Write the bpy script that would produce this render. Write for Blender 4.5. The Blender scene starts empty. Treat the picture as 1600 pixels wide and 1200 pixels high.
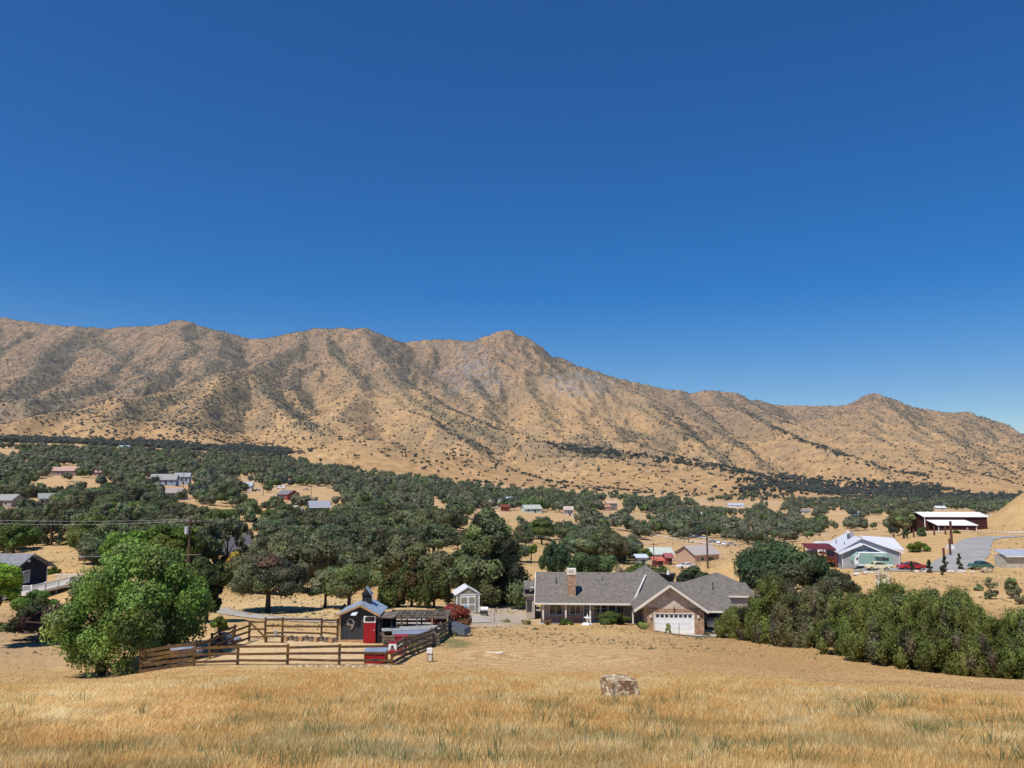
import bpy, bmesh, math, random
import numpy as np
R = math.radians
C = bpy.context.scene
COL = C.collection
# ------------------------------------------------------------------ camera
F = 1208.0; PITCH = math.atan(145/F)
CP, SP = math.cos(PITCH), math.sin(PITCH)
cd = bpy.data.cameras.new('camera'); cam = bpy.data.objects.new('camera', cd); COL.objects.link(cam)
cd.sensor_width = 36; cd.lens = 36*F/1600; cd.clip_start = 0.3; cd.clip_end = 30000
cam.location = (0, 0, 0); cam.rotation_euler = (R(90)+PITCH, 0, 0)
C.camera = cam
# ------------------------------------------------------------------ light
SUN_EL, SUN_AZ = R(60), R(215)      # compass-like: direction towards the sun is (sin az, cos az)
w = bpy.data.worlds.new('World'); C.world = w; w.use_nodes = True
wn = w.node_tree; bg = wn.nodes['Background']
sky = wn.nodes.new('ShaderNodeTexSky'); sky.sky_type = 'NISHITA'; sky.sun_disc = False
sky.sun_elevation = SUN_EL; sky.sun_rotation = SUN_AZ; sky.altitude = 900
sky.air_density = 1.0; sky.dust_density = 0.0; sky.ozone_density = 3.0
hs = wn.nodes.new('ShaderNodeHueSaturation'); hs.inputs['Saturation'].default_value = 1.56; hs.inputs['Hue'].default_value = 0.509
wn.links.new(sky.outputs[0], hs.inputs['Color']); wn.links.new(hs.outputs[0], bg.inputs[0]); bg.inputs[1].default_value = 0.088
sl = bpy.data.lights.new('sun', 'SUN'); sl.energy = 4.1; sl.angle = R(0.5); sl.color = (1, 0.95, 0.88)
so = bpy.data.objects.new('sun', sl); COL.objects.link(so)
sd = (math.sin(SUN_AZ)*math.cos(SUN_EL), math.cos(SUN_AZ)*math.cos(SUN_EL), math.sin(SUN_EL))
from mathutils import Vector, Matrix
so.rotation_euler = Vector(sd).to_track_quat('Z', 'Y').to_euler()
C.view_settings.view_transform = 'Standard'; C.view_settings.look = 'None'
C.view_settings.exposure = 0.28; C.view_settings.gamma = 1
C.render.engine = 'CYCLES'
# ------------------------------------------------------------------ helpers: places
def P(px, py, Y):
    u = (px-800)/F; v = (600-py)/F
    dy = CP - v*SP; dz = SP + v*CP
    s = Y/dy
    return (u*s, Y, dz*s)
def proj(x, y, z):
    d = y*CP + z*SP
    return 800+F*x/d, 600-F*(z*CP-y*SP)/d
# ------------------------------------------------------------------ noise
_r = np.random.RandomState(7)
_perm = _r.permutation(1024); _g = _r.rand(1024)*2*np.pi
def pnoise(x, y):
    xi = np.floor(x).astype(int); yi = np.floor(y).astype(int); xf = x-xi; yf = y-yi
    def g(ix, iy, dx, dy):
        h = _g[_perm[(_perm[ix & 1023]+iy) & 1023]]
        return np.cos(h)*dx+np.sin(h)*dy
    u = xf*xf*xf*(xf*(xf*6-15)+10); v = yf*yf*yf*(yf*(yf*6-15)+10)
    a = g(xi, yi, xf, yf); b = g(xi+1, yi, xf-1, yf); c = g(xi, yi+1, xf, yf-1); d = g(xi+1, yi+1, xf-1, yf-1)
    return ((a*(1-u)+b*u)*(1-v)+(c*(1-u)+d*u)*v)*1.5
def fbm(x, y, o=4, k=0.5):
    s = 0; a = 1; f = 1; n = 0
    for i in range(o):
        s = s+a*pnoise(x*f+17.3*i, y*f+9.1*i); n += a; a *= k; f *= 2.03
    return s/n
def ridged(x, y, o=4):
    s = 0; a = 1; f = 1; n = 0
    for i in range(o):
        s = s+a*(1-np.abs(pnoise(x*f+31.7*i, y*f+4.9*i))*1.6); n += a; a *= 0.5; f *= 2.1
    return s/n
def sstep(a, b, x):
    t = np.clip((x-a)/(b-a), 0, 1); return t*t*(3-2*t)
# ------------------------------------------------------------------ valley ground: control points (px, py, distance)
ctl = []
for px in (-500, -150, 0, 200): ctl += [(px, 1200, 15), (px, 1120, 25), (px, 1080, 36)]
for px in (400, 600, 800, 1000, 1200, 1400, 1600): ctl += [(px, 1200, 15.5), (px, 1125, 24.5)]
for px in (1800, 2100): ctl += [(px, 1200, 15.5), (px, 1130, 24), (px, 1075, 40), (px, 1020, 62), (px, 945, 100)]
ctl += [(-500,1045,55),(-150,1050,52),(0,1052,50),(60,1062,47),(160,1055,53),(250,1050,47),(400,1040,48),(600,1040,48),(800,1052,44),(967,1092,31),(1000,1050,45),(1200,1060,42),(1400,1072,38),(1600,1088,34),
 (0,1000,66),(80,985,72),(-150,1000,66),(-500,1000,66),(0,960,88),(60,945,100),(130,950,92),(-150,960,90),(-500,960,90),(50,912,125),(130,900,128),(110,880,150),(300,900,122),
 (300,1000,60),(400,1005,58),(480,1000,60),(590,1006,60),(640,985,68),(700,985,74),(650,1030,52),(760,1000,63),(400,975,74),(355,955,90),(500,972,76),(440,945,100),(420,957,92),(560,958,90),
 (730,957,96),(700,975,86),(780,972,88),(840,975,95),(1000,983,86),(950,985,80),(900,1000,67),(1000,1015,60),(1100,992,90),(1050,989,90),(1140,994,88),(900,960,104),(1050,965,102),(1150,965,102),
 (1150,998,82),(1250,1012,70),(1350,1030,60),(1450,1048,52),(1550,1058,48),(1620,1063,46),(1180,1030,58),(1400,1060,47),
 (1250,985,90),(1350,985,82),(1450,990,72),(1600,985,70),(1300,930,125),(1250,925,130),(1400,930,108),(1500,935,100),(1600,935,98),(1200,930,128),
 (1300,890,150),(1350,893,140),(1400,893,139),(1450,893,139),(1520,893,139),(1600,890,139),(1800,890,139),(2100,890,139),(1480,910,124),(1550,908,124),(1650,905,124),
 (1280,868,165),(1400,862,175),(1490,840,200),(1530,850,180),(1600,838,205),(1450,838,210),(1380,848,215),(1490,827,228),(1560,828,225),(1620,815,228),(1700,795,240),(1620,797,265),(1560,822,262),(2000,800,240),
 (1600,803,248),(1580,811,242),(1562,821,238),(1600,815,231),(1640,800,245),(1400,835,250),(1450,830,290),(1550,828,320),(1620,822,330),(2000,820,330),
 (1250,852,165),(1180,858,185),(1106,889,186),(1150,868,180),(1050,897,185),(1000,905,170),(1130,905,165),(1200,885,165),(1170,868,230),(1250,868,240),(1350,862,250),(1250,860,300),
 (900,905,150),(800,920,135),(700,925,130),(600,930,125),(500,930,120),(400,925,120),(900,878,200),(950,880,220),(1000,884,230),(1080,880,240),(1040,886,235),(870,882,190),(990,880,240),
 (-500,890,150),(-150,890,150),(0,880,160),(200,875,160),(400,872,180),(550,875,175),(700,872,180),(800,880,180),
 (-500,840,220),(0,838,220),(200,838,220),(400,835,240),(550,838,240),(700,840,270),(820,846,270),(880,866,260),
 (-500,795,320),(0,795,320),(200,795,320),(400,810,320),(470,800,350),(600,815,330),(700,820,350),(850,850,320),(950,852,340),(1050,848,380),(1000,835,420),(1120,850,400),(1250,843,420),(1400,838,420),(1600,838,420),(2000,838,420),
 (-500,755,480),(0,755,480),(90,748,480),(140,752,470),(270,757,520),(400,768,520),(480,770,560),(600,785,520),(780,795,560),(850,797,560),(960,812,580),(1100,822,600),(1250,822,600),(1400,818,620),(1600,815,650),(2000,815,650),
 (-500,720,750),(0,720,750),(200,722,750),(400,735,800),(600,755,800),(800,775,850),(950,785,850),(1100,795,900),(1250,798,900),(1400,798,900),(1600,798,900),(2000,798,900),
 (-500,692,1200),(0,694,1200),(200,700,1200),(400,714,1250),(600,738,1250),(800,760,1250),(950,768,1300),(1100,778,1300),(1250,784,1300),(1400,786,1300),(1600,785,1300),(2000,785,1300),
 (-500,684,1600),(0,687,1600),(200,694,1600),(400,704,1600),(600,728,1600),(800,752,1700),(1000,762,1700),(1200,770,1700),(1400,770,1900),(1600,768,1900),(2000,768,1900),
 (-500,676,2400),(0,680,2400),(400,694,2400),(800,735,2400),(1200,754,2500),(1600,756,2600),(2000,756,2600),(0,675,4000),(800,715,4000),(1600,742,4000),(2200,742,4000),(-600,675,4000)]
_c = np.array([P(*c) for c in ctl])
def _uv(x, y): return np.clip(x/y, -1.4, 1.4)*1.6, np.log(y)
_cu, _cv = _uv(_c[:, 0], _c[:, 1]); _ct = _c[:, 2]/_c[:, 1]
def _k(r2): return 0.5*r2*np.log(r2+1e-12)
_n = len(_c)
_A = np.zeros((_n+3, _n+3)); _A[:_n, :_n] = _k((_cu[:, None]-_cu)**2+(_cv[:, None]-_cv)**2)+np.eye(_n)*4e-4
_A[:_n, _n] = 1; _A[:_n, _n+1] = _cu; _A[:_n, _n+2] = _cv; _A[_n:, :_n] = _A[:_n, _n:].T
_W = np.linalg.solve(_A, np.append(_ct, [0, 0, 0]))
def base_z(x, y):
    x = np.asarray(x, float); y = np.asarray(y, float); sh = x.shape; x = x.ravel(); y = y.ravel()
    yy = np.maximum(y, 14.0); u, v = _uv(x*(yy/np.maximum(y, 14.0)), yy); o = np.empty(len(x))
    for i in range(0, len(x), 20000):
        s = slice(i, i+20000)
        o[s] = _k((u[s, None]-_cu)**2+(v[s, None]-_cv)**2) @ _W[:_n]+_W[_n]+_W[_n+1]*u[s]+_W[_n+2]*v[s]
    z = o*yy
    near = sstep(-2, 14, y); z = np.where(y < 14, -1.8+(z+1.8)*near, z)
    amp = np.clip(y/300, 0.12, 1.2)
    z = z+8.5*np.exp(-((x-173)/21)**2-((y-246)/17)**2)
    z = z+amp*0.35*fbm(x/14, y/14, 3)+sstep(500, 1500, y)*3*fbm(x/120, y/120, 3)
    return z.reshape(sh)
# ------------------------------------------------------------------ mountains: crest lines (px, py, distance)
sky_line = [(-700,520,5200),(-300,505,5000),(-100,498,4900),(0,497,4800),(60,505,4700),(125,512,4650),(200,512,4650),(220,508,4600),(262,512,4600),(278,502,4550),(300,504,4500),(340,517,4450),(400,531,4450),(470,520,4350),(500,515,4300),(530,511,4300),(560,513,4300),(600,527,4350),(632,535,4450),(680,531,4450),(740,531,4350),(770,525,4250),(788,518,4200),(805,525,4200),(830,540,4200),(870,562,4200),(905,574,4200),(930,583,4200),(980,596,4200),(1050,610,4200),(1080,614,4200),(1120,611,4150),(1150,615,4150),(1200,632,4150),(1260,635,4100),(1320,632,4000),(1345,622,3950),(1362,617,3900),(1390,625,3900),(1440,638,3900),(1500,646,3850),(1550,658,3800),(1600,678,3700),(1700,700,3600),(1900,725,3500),(2200,735,3500)]
spurs = [
 (.72,[(480,519,4300),(440,550,3800),(400,574,3300),(350,583,3000),(280,607,2700),(190,624,2400),(90,645,2100),(20,662,1900),(-120,690,1650)]),
 (.55,[(400,574,3300),(405,610,2900),(455,645,2500),(512,680,2100)]),
 (.5,[(350,583,3000),(300,625,2500),(290,655,2150),(320,695,1700)]),
 (.5,[(190,624,2400),(170,655,2000),(180,685,1700)]),
 (.55,[(560,513,4300),(590,552,3800),(625,600,3300),(680,630,2900),(730,652,2600),(790,673,2300),(850,692,2050)]),
 (.5,[(500,515,4300),(515,545,3900),(555,592,3400),(560,615,3000),(530,650,2500),(540,675,2200)]),
 (.5,[(590,608,3200),(640,640,2800),(665,662,2450),(725,692,2100),(765,722,1750),(800,748,1500)]),
 (.42,[(480,717,1330),(545,689,1480),(600,689,1520),(680,707,1520),(760,742,1430)]),
 (.5,[(470,520,4350),(465,560,3800),(450,600,3300),(480,640,2800)]),
 (.55,[(757,531,4200),(720,565,3900),(684,597,3600)]),
 (.5,[(680,531,4450),(660,560,4100),(655,595,3700)]),
 (.55,[(788,518,4200),(755,550,3900),(735,585,3600),(745,630,3100),(765,658,2800)]),
 (.5,[(788,518,4200),(815,560,3900),(825,600,3500),(830,645,3000),(850,672,2650)]),
 (.5,[(870,562,4200),(890,600,3800),(885,635,3300),(900,665,2800),(905,690,2400)]),
 (.5,[(930,583,4200),(940,620,3700),(935,650,3200),(955,680,2700)]),
 (.5,[(930,583,4200),(960,598,4000),(1000,622,3600),(1045,655,3100),(1080,690,2600)]),
 (.45,[(1050,610,4200),(1080,640,3700),(1110,670,3200),(1150,700,2600)]),
 (.5,[(1120,611,4150),(1140,630,3850),(1175,652,3450),(1215,672,3050),(1270,694,2650),(1330,716,2250)]),
 (.45,[(1150,615,4150),(1195,645,3600),(1240,665,3200)]),
 (.5,[(1260,635,4100),(1290,660,3600),(1310,685,3150),(1370,712,2600),(1430,735,2200),(1480,752,1950)]),
 (.5,[(1362,617,3900),(1350,645,3500),(1345,675,3050),(1400,705,2550),(1470,738,2100)]),
 (.5,[(1362,617,3900),(1405,655,3400),(1430,690,2900),(1500,730,2300),(1560,752,1950)]),
 (.5,[(1500,646,3850),(1470,675,3300),(1500,710,2750),(1560,738,2300)]),
 (.5,[(1600,678,3700),(1575,705,3000),(1610,740,2400)]),(.5,[(1800,715,3500),(1760,740,2700)]),
 (.5,[(278,502,4550),(290,535,4100),(270,565,3650),(235,595,3200)]),
 (.5,[(340,517,4450),(335,555,3800),(320,585,3350)]),
 (.5,[(125,512,4650),(60,555,3900),(25,605,3150),(-60,640,2650)]),
 (.5,[(200,512,4650),(185,560,3900),(140,598,3250),(50,622,2800)]),
 (.5,[(0,497,4800),(-60,550,4000),(-130,600,3200)]),
 (.36,[(840,716,1900),(900,713,1900),(960,716,1850),(1050,731,1750),(1150,750,1650),(1240,770,1500)]),
 (.4,[(850,692,2050),(900,697,2150),(960,682,2400),(1000,692,2300),(1060,713,2100),(1120,733,1950)]),
 (.3,[(1500,766,1750),(1560,764,1750),(1700,760,1750)]),
]
lines = [(0.62, sky_line)]+spurs
LN = [(s, np.array([P(*p) for p in L])) for s, L in lines]
def mount_z(x, y, base):
    sh = x.shape; x = x.ravel(); y = y.ravel(); b = base.ravel()
    wx = x+60*fbm(x/420, y/420, 4); wy = y+60*fbm(x/420+50, y/420+50, 4)
    K = 10.0; acc = np.exp(np.clip(b/K, -50, 300)); dm = np.full(len(x), 1e9); side = np.zeros(len(x))
    M = b.copy()
    for s, L in LN:
        s = s*1.05
        best = np.full(len(x), -1e9); bd = np.full(len(x), 1e9)
        for i in range(len(L)-1):
            p, q = L[i], L[i+1]; dx, dy = q[0]-p[0], q[1]-p[1]
            t = np.clip(((wx-p[0])*dx+(wy-p[1])*dy)/(dx*dx+dy*dy), 0, 1)
            ex = wx-p[0]-t*dx; ey = wy-p[1]-t*dy; d = np.sqrt(ex*ex+ey*ey)
            h = p[2]+t*(q[2]-p[2])-s*(np.sqrt(d*d+35.**2)-35)*(1-0.00012*np.minimum(d, 2500))
            m = h > best; best = np.where(m, h, best); bd = np.where(m, d, bd)
        m = best > M; dm = np.where(m, bd, dm); M = np.where(m, best, M)
        acc = acc+np.exp(np.clip((best)/K, -50, 300))
    z = K*np.log(acc)
    up = sstep(5, 90, M-b); rk = np.clip(dm/160, 0.0, 1)
    rid = ridged(x/330+3, y/330, 5)
    zs = z.copy()
    gx_ = x+30*fbm(x/200, y/200, 2); gul = ridged(gx_/150+7, y/520, 4); gul2 = ridged(gx_/52, y/170+3, 3)
    z = z+up*((.15+rk)*(gul-0.72)*52+(.3+rk)*(gul2-.72)*15+rk*(rid-0.72)*16+(0.3+rk)*4*fbm(x/50, y/50, 4)+2.0*fbm(x/15, y/15, 2))
    rid = gul*.7+gul2*.3
    return z.reshape(sh), zs.reshape(sh), up.reshape(sh), rid.reshape(sh), dm.reshape(sh)
# ------------------------------------------------------------------ generic mesh output
def mesh_np(name, V, Fq, mats, parent=None, cols=None, smooth=False, fcols=None):
    me = bpy.data.meshes.new(name); V = np.asarray(V, np.float32); Fq = np.asarray(Fq, np.int32); k = Fq.shape[1]
    me.vertices.add(len(V)); me.vertices.foreach_set('co', V.ravel())
    me.loops.add(Fq.size); me.loops.foreach_set('vertex_index', Fq.ravel())
    me.polygons.add(len(Fq)); me.polygons.foreach_set('loop_start', np.arange(0, Fq.size, k, dtype=np.int32))
    try: me.polygons.foreach_set('loop_total', np.full(len(Fq), k, np.int32))
    except Exception: pass
    if smooth: me.polygons.foreach_set('use_smooth', np.ones(len(Fq), bool))
    me.update(calc_edges=True)
    if cols is not None:
        a = me.color_attributes.new('Col', 'FLOAT_COLOR', 'POINT')
        c = np.ones((len(V), 4), np.float32); c[:, :3] = cols; a.data.foreach_set('color', c.ravel())
    for m in (mats if isinstance(mats, list) else [mats]): me.materials.append(m)
    o = bpy.data.objects.new(name, me); COL.objects.link(o)
    if parent: o.parent = parent
    return o
# ------------------------------------------------------------------ materials
MATS = {}
def mat(name, col, rough=0.85, var=0.12, scale=2.0, metal=0.0, spec=0.25, bump=0.0, attr=False, rnd=0.0, col2=None, scale2=None, detail=6, stretch=None, emit=0, trans=0):
    if name in MATS: return MATS[name]
    m = bpy.data.materials.new(name); m.use_nodes = True; nt = m.node_tree; N = nt.nodes; L = nt.links
    b = N['Principled BSDF']; b.inputs['Roughness'].default_value = rough; b.inputs['Metallic'].default_value = metal
    b.inputs['Specular IOR Level'].default_value = spec
    tc = N.new('ShaderNodeTexCoord'); src = tc.outputs['Object']
    if stretch:
        mp = N.new('ShaderNodeMapping'); mp.inputs['Scale'].default_value = stretch; L.new(src, mp.inputs[0]); src = mp.outputs[0]
    nz = N.new('ShaderNodeTexNoise'); nz.inputs['Scale'].default_value = scale; nz.inputs['Detail'].default_value = detail; L.new(src, nz.inputs['Vector'])
    if attr:
        at = N.new('ShaderNodeAttribute'); at.attribute_name = 'Col'; c0 = at.outputs['Color']
    else:
        r = N.new('ShaderNodeRGB'); r.outputs[0].default_value = (*col, 1); c0 = r.outputs[0]
    if col2:
        mx = N.new('ShaderNodeMix'); mx.data_type = 'RGBA'; mx.inputs['B'].default_value = (*col2, 1)
        n2 = N.new('ShaderNodeTexNoise'); n2.inputs['Scale'].default_value = scale2 or scale; n2.inputs['Detail'].default_value = 4; L.new(src, n2.inputs['Vector'])
        rp = N.new('ShaderNodeMapRange'); rp.inputs['From Min'].default_value = 0.42; rp.inputs['From Max'].default_value = 0.6
        L.new(n2.outputs[0], rp.inputs['Value']); L.new(rp.outputs[0], mx.inputs['Factor']); L.new(c0, mx.inputs['A']); c0 = mx.outputs['Result']
    mr = N.new('ShaderNodeMapRange'); mr.inputs['From Min'].default_value = 0.25; mr.inputs['From Max'].default_value = 0.75
    mr.inputs['To Min'].default_value = 1-var; mr.inputs['To Max'].default_value = 1+var; L.new(nz.outputs[0], mr.inputs['Value'])
    h = N.new('ShaderNodeHueSaturation'); L.new(c0, h.inputs['Color']); L.new(mr.outputs[0], h.inputs['Value'])
    if rnd:
        oi = N.new('ShaderNodeObjectInfo'); m2 = N.new('ShaderNodeMapRange'); L.new(oi.outputs['Random'], m2.inputs['Value'])
        m2.inputs['To Min'].default_value = 0.5-rnd*0.05; m2.inputs['To Max'].default_value = 0.5+rnd*0.015; L.new(m2.outputs[0], h.inputs['Hue'])
        m3 = N.new('ShaderNodeMath'); m3.operation = 'MULTIPLY_ADD'; L.new(oi.outputs['Random'], m3.inputs[0]); m3.inputs[1].default_value = rnd; m3.inputs[2].default_value = 1-rnd/2
        m4 = N.new('ShaderNodeMath'); m4.operation = 'MULTIPLY'; L.new(m3.outputs[0], m4.inputs[0]); L.new(mr.outputs[0], m4.inputs[1]); L.new(m4.outputs[0], h.inputs['Value'])
    L.new(h.outputs[0], b.inputs['Base Color'])
    if bump:
        bp = N.new('ShaderNodeBump'); bp.inputs['Strength'].default_value = bump; bp.inputs['Distance'].default_value = 0.05; L.new(nz.outputs[0], bp.inputs['Height']); L.new(bp.outputs[0], b.inputs['Normal'])
    if trans:
        tb = N.new('ShaderNodeBsdfTranslucent'); L.new(h.outputs[0], tb.inputs[0]); ms = N.new('ShaderNodeMixShader'); ms.inputs[0].default_value = trans
        L.new(b.outputs[0], ms.inputs[1]); L.new(tb.outputs[0], ms.inputs[2]); L.new(ms.outputs[0], N['Material Output'].inputs[0])
    MATS[name] = m
    return m
M_ground = mat('ground', None, 0.95, 0.22, 2.2, spec=0.05, attr=True, detail=9)
M_mount = mat('mountain', None, 0.95, 0.34, 0.06, spec=0.02, attr=True, detail=10)
# ------------------------------------------------------------------ ground sheet
def tag(o, label=None, cat=None, group=None, kind=None):
    if label: o['label'] = label
    if cat: o['category'] = cat
    if group: o['group'] = group
    if kind: o['kind'] = kind
    return o
def mixc(c, d, m): return c*(1-m[..., None])+np.array(d)*m[..., None]
def ell(px, py, cx, cy, rx, ry, soft=0.4): return 1-sstep(1-soft, 1+soft, np.sqrt(((px-cx)/rx)**2+((py-cy)/ry)**2))
a = np.linspace(-1.12, 1.12, 900)
rows = np.concatenate([np.linspace(-45, 6, 18), 6.3*np.exp(np.linspace(0, math.log(1300/6.3), 520))])
A, Y = np.meshgrid(a, rows); X = A*(np.maximum(Y, 0)+30*np.exp(-np.maximum(Y, 0)/60)+4)
Z = base_z(X, Y)
nA = fbm(X/6, Y/6, 4); nB = fbm(X/30+5, Y/30, 4); nC = fbm(X/120, Y/120, 3)
pxg, pyg = proj(X, np.maximum(Y, 5), Z)
col = np.zeros(X.shape+(3,))+np.array((0.51, 0.33, 0.145))
col = mixc(col, (0.43, 0.265, 0.115), sstep(-.1, .4, nB)*.6)
col = mixc(col, (0.56, 0.40, 0.20), sstep(0.0, .45, nA)*.5)
col = mixc(col, (0.34, 0.23, 0.12), sstep(0.05, .5, fbm(X/2.2, Y/2.2, 4))*.45*sstep(30, 60, Y))
col = mixc(col, (0.33, 0.25, 0.11), sstep(0.05, .5, fbm(X/11+4, Y/11, 4))*.5*sstep(100, 130, Y))
tall_edge = np.interp(pxg, [-500, 0, 160, 250, 600, 900, 1200, 1600, 2000], [46, 43, 45, 45, 47, 44, 42, 34, 30])
TALL = lambda px: np.interp(px, [-500, 0, 160, 250, 600, 900, 1200, 1600, 2000], [46, 43, 45, 45, 47, 44, 42, 34, 30])
mow = sstep(-2, 3, Y-tall_edge)*(1-sstep(80, 92, Y))*sstep(650, 760, pxg)
ring = np.sin(np.sqrt((X-4)**2+(Y-54)**2*2.2)*3.6+nA*2.5)*0.5+0.5
col = mixc(col, (0.415, 0.248, 0.106), mow*sstep(-.45, .2, nB+0.25+.25*nA)*(0.85))
col = mixc(col, (0.60, 0.43, 0.225), mow*ring*ell(pxg, pyg, 830, 1008, 230, 48)*.8)
col = mixc(col, (0.52, 0.345, 0.14), ell(pxg, pyg, 1000, 978, 190, 13)*.8*(Y < 92))
col = mixc(col, (0.40, 0.34, 0.27), ell(pxg, pyg, 770, 962, 72, 17)*(Y > 80)*(Y < 120)*.95)  # gravel by the shed
col = mixc(col, (0.60, 0.44, 0.25), ell(pxg, pyg, 450, 1015, 160, 26)*.7)
col = mixc(col, (0.58, 0.42, 0.21), ell(pxg, pyg, 500, 950, 170, 16)*.8*(Y > 78)*(Y < 118))
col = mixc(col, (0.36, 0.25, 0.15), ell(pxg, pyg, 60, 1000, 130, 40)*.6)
col = mixc(col, (0.10, 0.13, 0.045), ell(pxg, pyg, 690, 1000, 55, 15)*sstep(-.2, .3, nA)*.8)
far = sstep(130, 500, Y)
col = mixc(col, (0.50, 0.33, 0.18), far*.5)
col = mixc(col, (0.62, 0.46, 0.30), far*sstep(0.1, .45, nB)*.6)
col = mixc(col, (0.36, 0.27, 0.15), sstep(.15, .5, nC)*far*.4)
V = np.stack([X, Y, Z], -1).reshape(-1, 3)
nr, nc = X.shape
def gridf(nr, nc):
    i = (np.arange(nr-1)[:, None]*nc+np.arange(nc-1)).ravel(); return np.stack([i, i+1, i+nc+1, i+nc], 1)
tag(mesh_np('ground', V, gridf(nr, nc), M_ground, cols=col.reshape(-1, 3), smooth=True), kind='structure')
rowsM = np.concatenate([np.linspace(1300, 2600, 130), np.linspace(2610, 5000, 190), np.linspace(5040, 7000, 18)])
A, Y = np.meshgrid(a, rowsM); X = A*(Y+30*np.exp(-Y/60)+4)
BZ = base_z(X, Y); Z, ZS, up, rid, dm = mount_z(X, Y, BZ)
bl = sstep(1300, 1360, Y); Z = BZ*(1-bl)+Z*bl
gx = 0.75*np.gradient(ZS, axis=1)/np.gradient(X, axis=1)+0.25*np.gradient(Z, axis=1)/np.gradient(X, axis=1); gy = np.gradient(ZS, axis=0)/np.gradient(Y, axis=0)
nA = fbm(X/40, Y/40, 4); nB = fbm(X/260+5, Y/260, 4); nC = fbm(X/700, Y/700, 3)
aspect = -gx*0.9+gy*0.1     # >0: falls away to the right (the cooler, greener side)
alt = Z
hi = sstep(2800, 3900, Y+.5*(alt-300)+250*nB)
pxm, pym = proj(X, Y, Z)
YA = np.interp(pxm, [-150, 20, 90, 190, 280, 350, 400, 440, 480], [1650, 1900, 2100, 2400, 2700, 3000, 3300, 3800, 4300])
hi = np.maximum(hi, sstep(-20, 240, Y-YA+60*nA)*sstep(500, 440, pxm))
col = np.zeros(X.shape+(3,))+np.array((0.400, 0.250, 0.118))
col = mixc(col, (0.335, 0.215, 0.122), hi*.9)
col = mixc(col, (0.47, 0.305, 0.145), sstep(0.0, .4, nB)*(1-hi)*.6)
col = mixc(col, (0.20, 0.155, 0.10), sstep(.72, .52, rid)*up*.65)
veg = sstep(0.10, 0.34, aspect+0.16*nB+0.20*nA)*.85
veg = np.maximum(veg, sstep(0.15, .5, nC*0.8+nA*.5)*.55*hi)
pxm, pym = proj(X, Y, Z)
lowleft = sstep(700, 300, pxm)*hi; veg = np.clip(veg+lowleft*.35*(0.5+nA), 0, 1)
smoothf = ell(pxm, pym, 900, 640, 130, 50, .6)*.7+ell(pxm, pym, 590, 650, 90, 45, .5)*.7+ell(pxm, pym, 1350, 700, 200, 50, .6)*.5
col = mixc(col, (0.46, 0.30, 0.145), np.clip(smoothf, 0, 1)*.6)
veg = veg*(1-np.clip(smoothf, 0, 1)*.8)
def vline(pts, half):
    p = np.array(pts, float); yy = np.interp(pxm, p[:, 0], p[:, 1]); m = sstep(p[0, 0]-6, p[0, 0]+6, pxm)*sstep(p[-1, 0]+6, p[-1, 0]-6, pxm); return m*np.exp(-((pym-yy+5*nA)/half)**2)
brush = 0
for pts, hf in (([(398,598),(430,622),(470,655),(515,692)], 11), ([(596,572),(640,622),(700,655),(795,692)], 8), ([(560,700),(640,712),(700,728),(780,752)], 10), ([(507,532),(545,572),(592,606)], 7), ([(120,515),(170,545),(215,578),(270,602)], 9), ([(635,560),(690,600),(740,640)], 9),
    ([(985,630),(1030,655),(1075,685)], 4), ([(1125,618),(1160,640),(1215,672)], 4), ([(930,592),(985,640)], 5), ([(870,700),(920,706),(980,714)], 6), ([(230,655),(300,665),(380,690)], 9), ([(700,668),(760,705),(800,735)], 7), ([(960,672),(1010,682),(1060,705)], 5), ([(1400,640),(1450,665),(1520,700)], 4), ([(820,600),(850,640),(880,668)], 5)): brush = np.maximum(brush, vline(pts, hf))
veg = np.maximum(veg, brush*.95)
MVEG = veg*up
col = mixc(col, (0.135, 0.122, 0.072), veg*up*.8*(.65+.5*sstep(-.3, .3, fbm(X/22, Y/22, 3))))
rock = sstep(0.25, .5, nA*.8+ell(pxm, pym, 740, 600, 60, 60, .6)*.35+ell(pxm, pym, 900, 603, 60, 20, .5)*.4)*up*hi
col = mixc(col, (0.26, 0.24, 0.23), rock*.7)
V = np.stack([X, Y, Z], -1).reshape(-1, 3); nr, nc = X.shape
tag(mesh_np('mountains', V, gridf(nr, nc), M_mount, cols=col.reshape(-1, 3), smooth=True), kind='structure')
MG = (X, Y, Z, MVEG, up, pxm, pym)
# ------------------------------------------------------------------ vegetation
def mesh_mi(name, V, F3, mats, mi=None, cols=None, smooth=None):
    me = bpy.data.meshes.new(name); V = np.asarray(V, np.float32); F3 = np.asarray(F3, np.int32); n = len(F3)
    me.vertices.add(len(V)); me.vertices.foreach_set('co', V.ravel()); me.loops.add(n*3); me.loops.foreach_set('vertex_index', F3.ravel())
    me.polygons.add(n); me.polygons.foreach_set('loop_start', np.arange(0, n*3, 3, dtype=np.int32))
    if mi is not None: me.polygons.foreach_set('material_index', np.asarray(mi, np.int32))
    if smooth is not None: me.polygons.foreach_set('use_smooth', np.asarray(smooth, bool))
    me.update(calc_edges=True)
    if cols is not None:
        a = me.color_attributes.new('Col', 'FLOAT_COLOR', 'POINT'); c = np.ones((len(V), 4), np.float32); c[:, :3] = cols; a.data.foreach_set('color', c.ravel())
    for m in mats: me.materials.append(m)
    return me
def link(name, data, parent=None, loc=None):
    o = bpy.data.objects.new(name, data); COL.objects.link(o)
    if parent: o.parent = parent
    if loc is not None: o.location = loc
    return o
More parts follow.
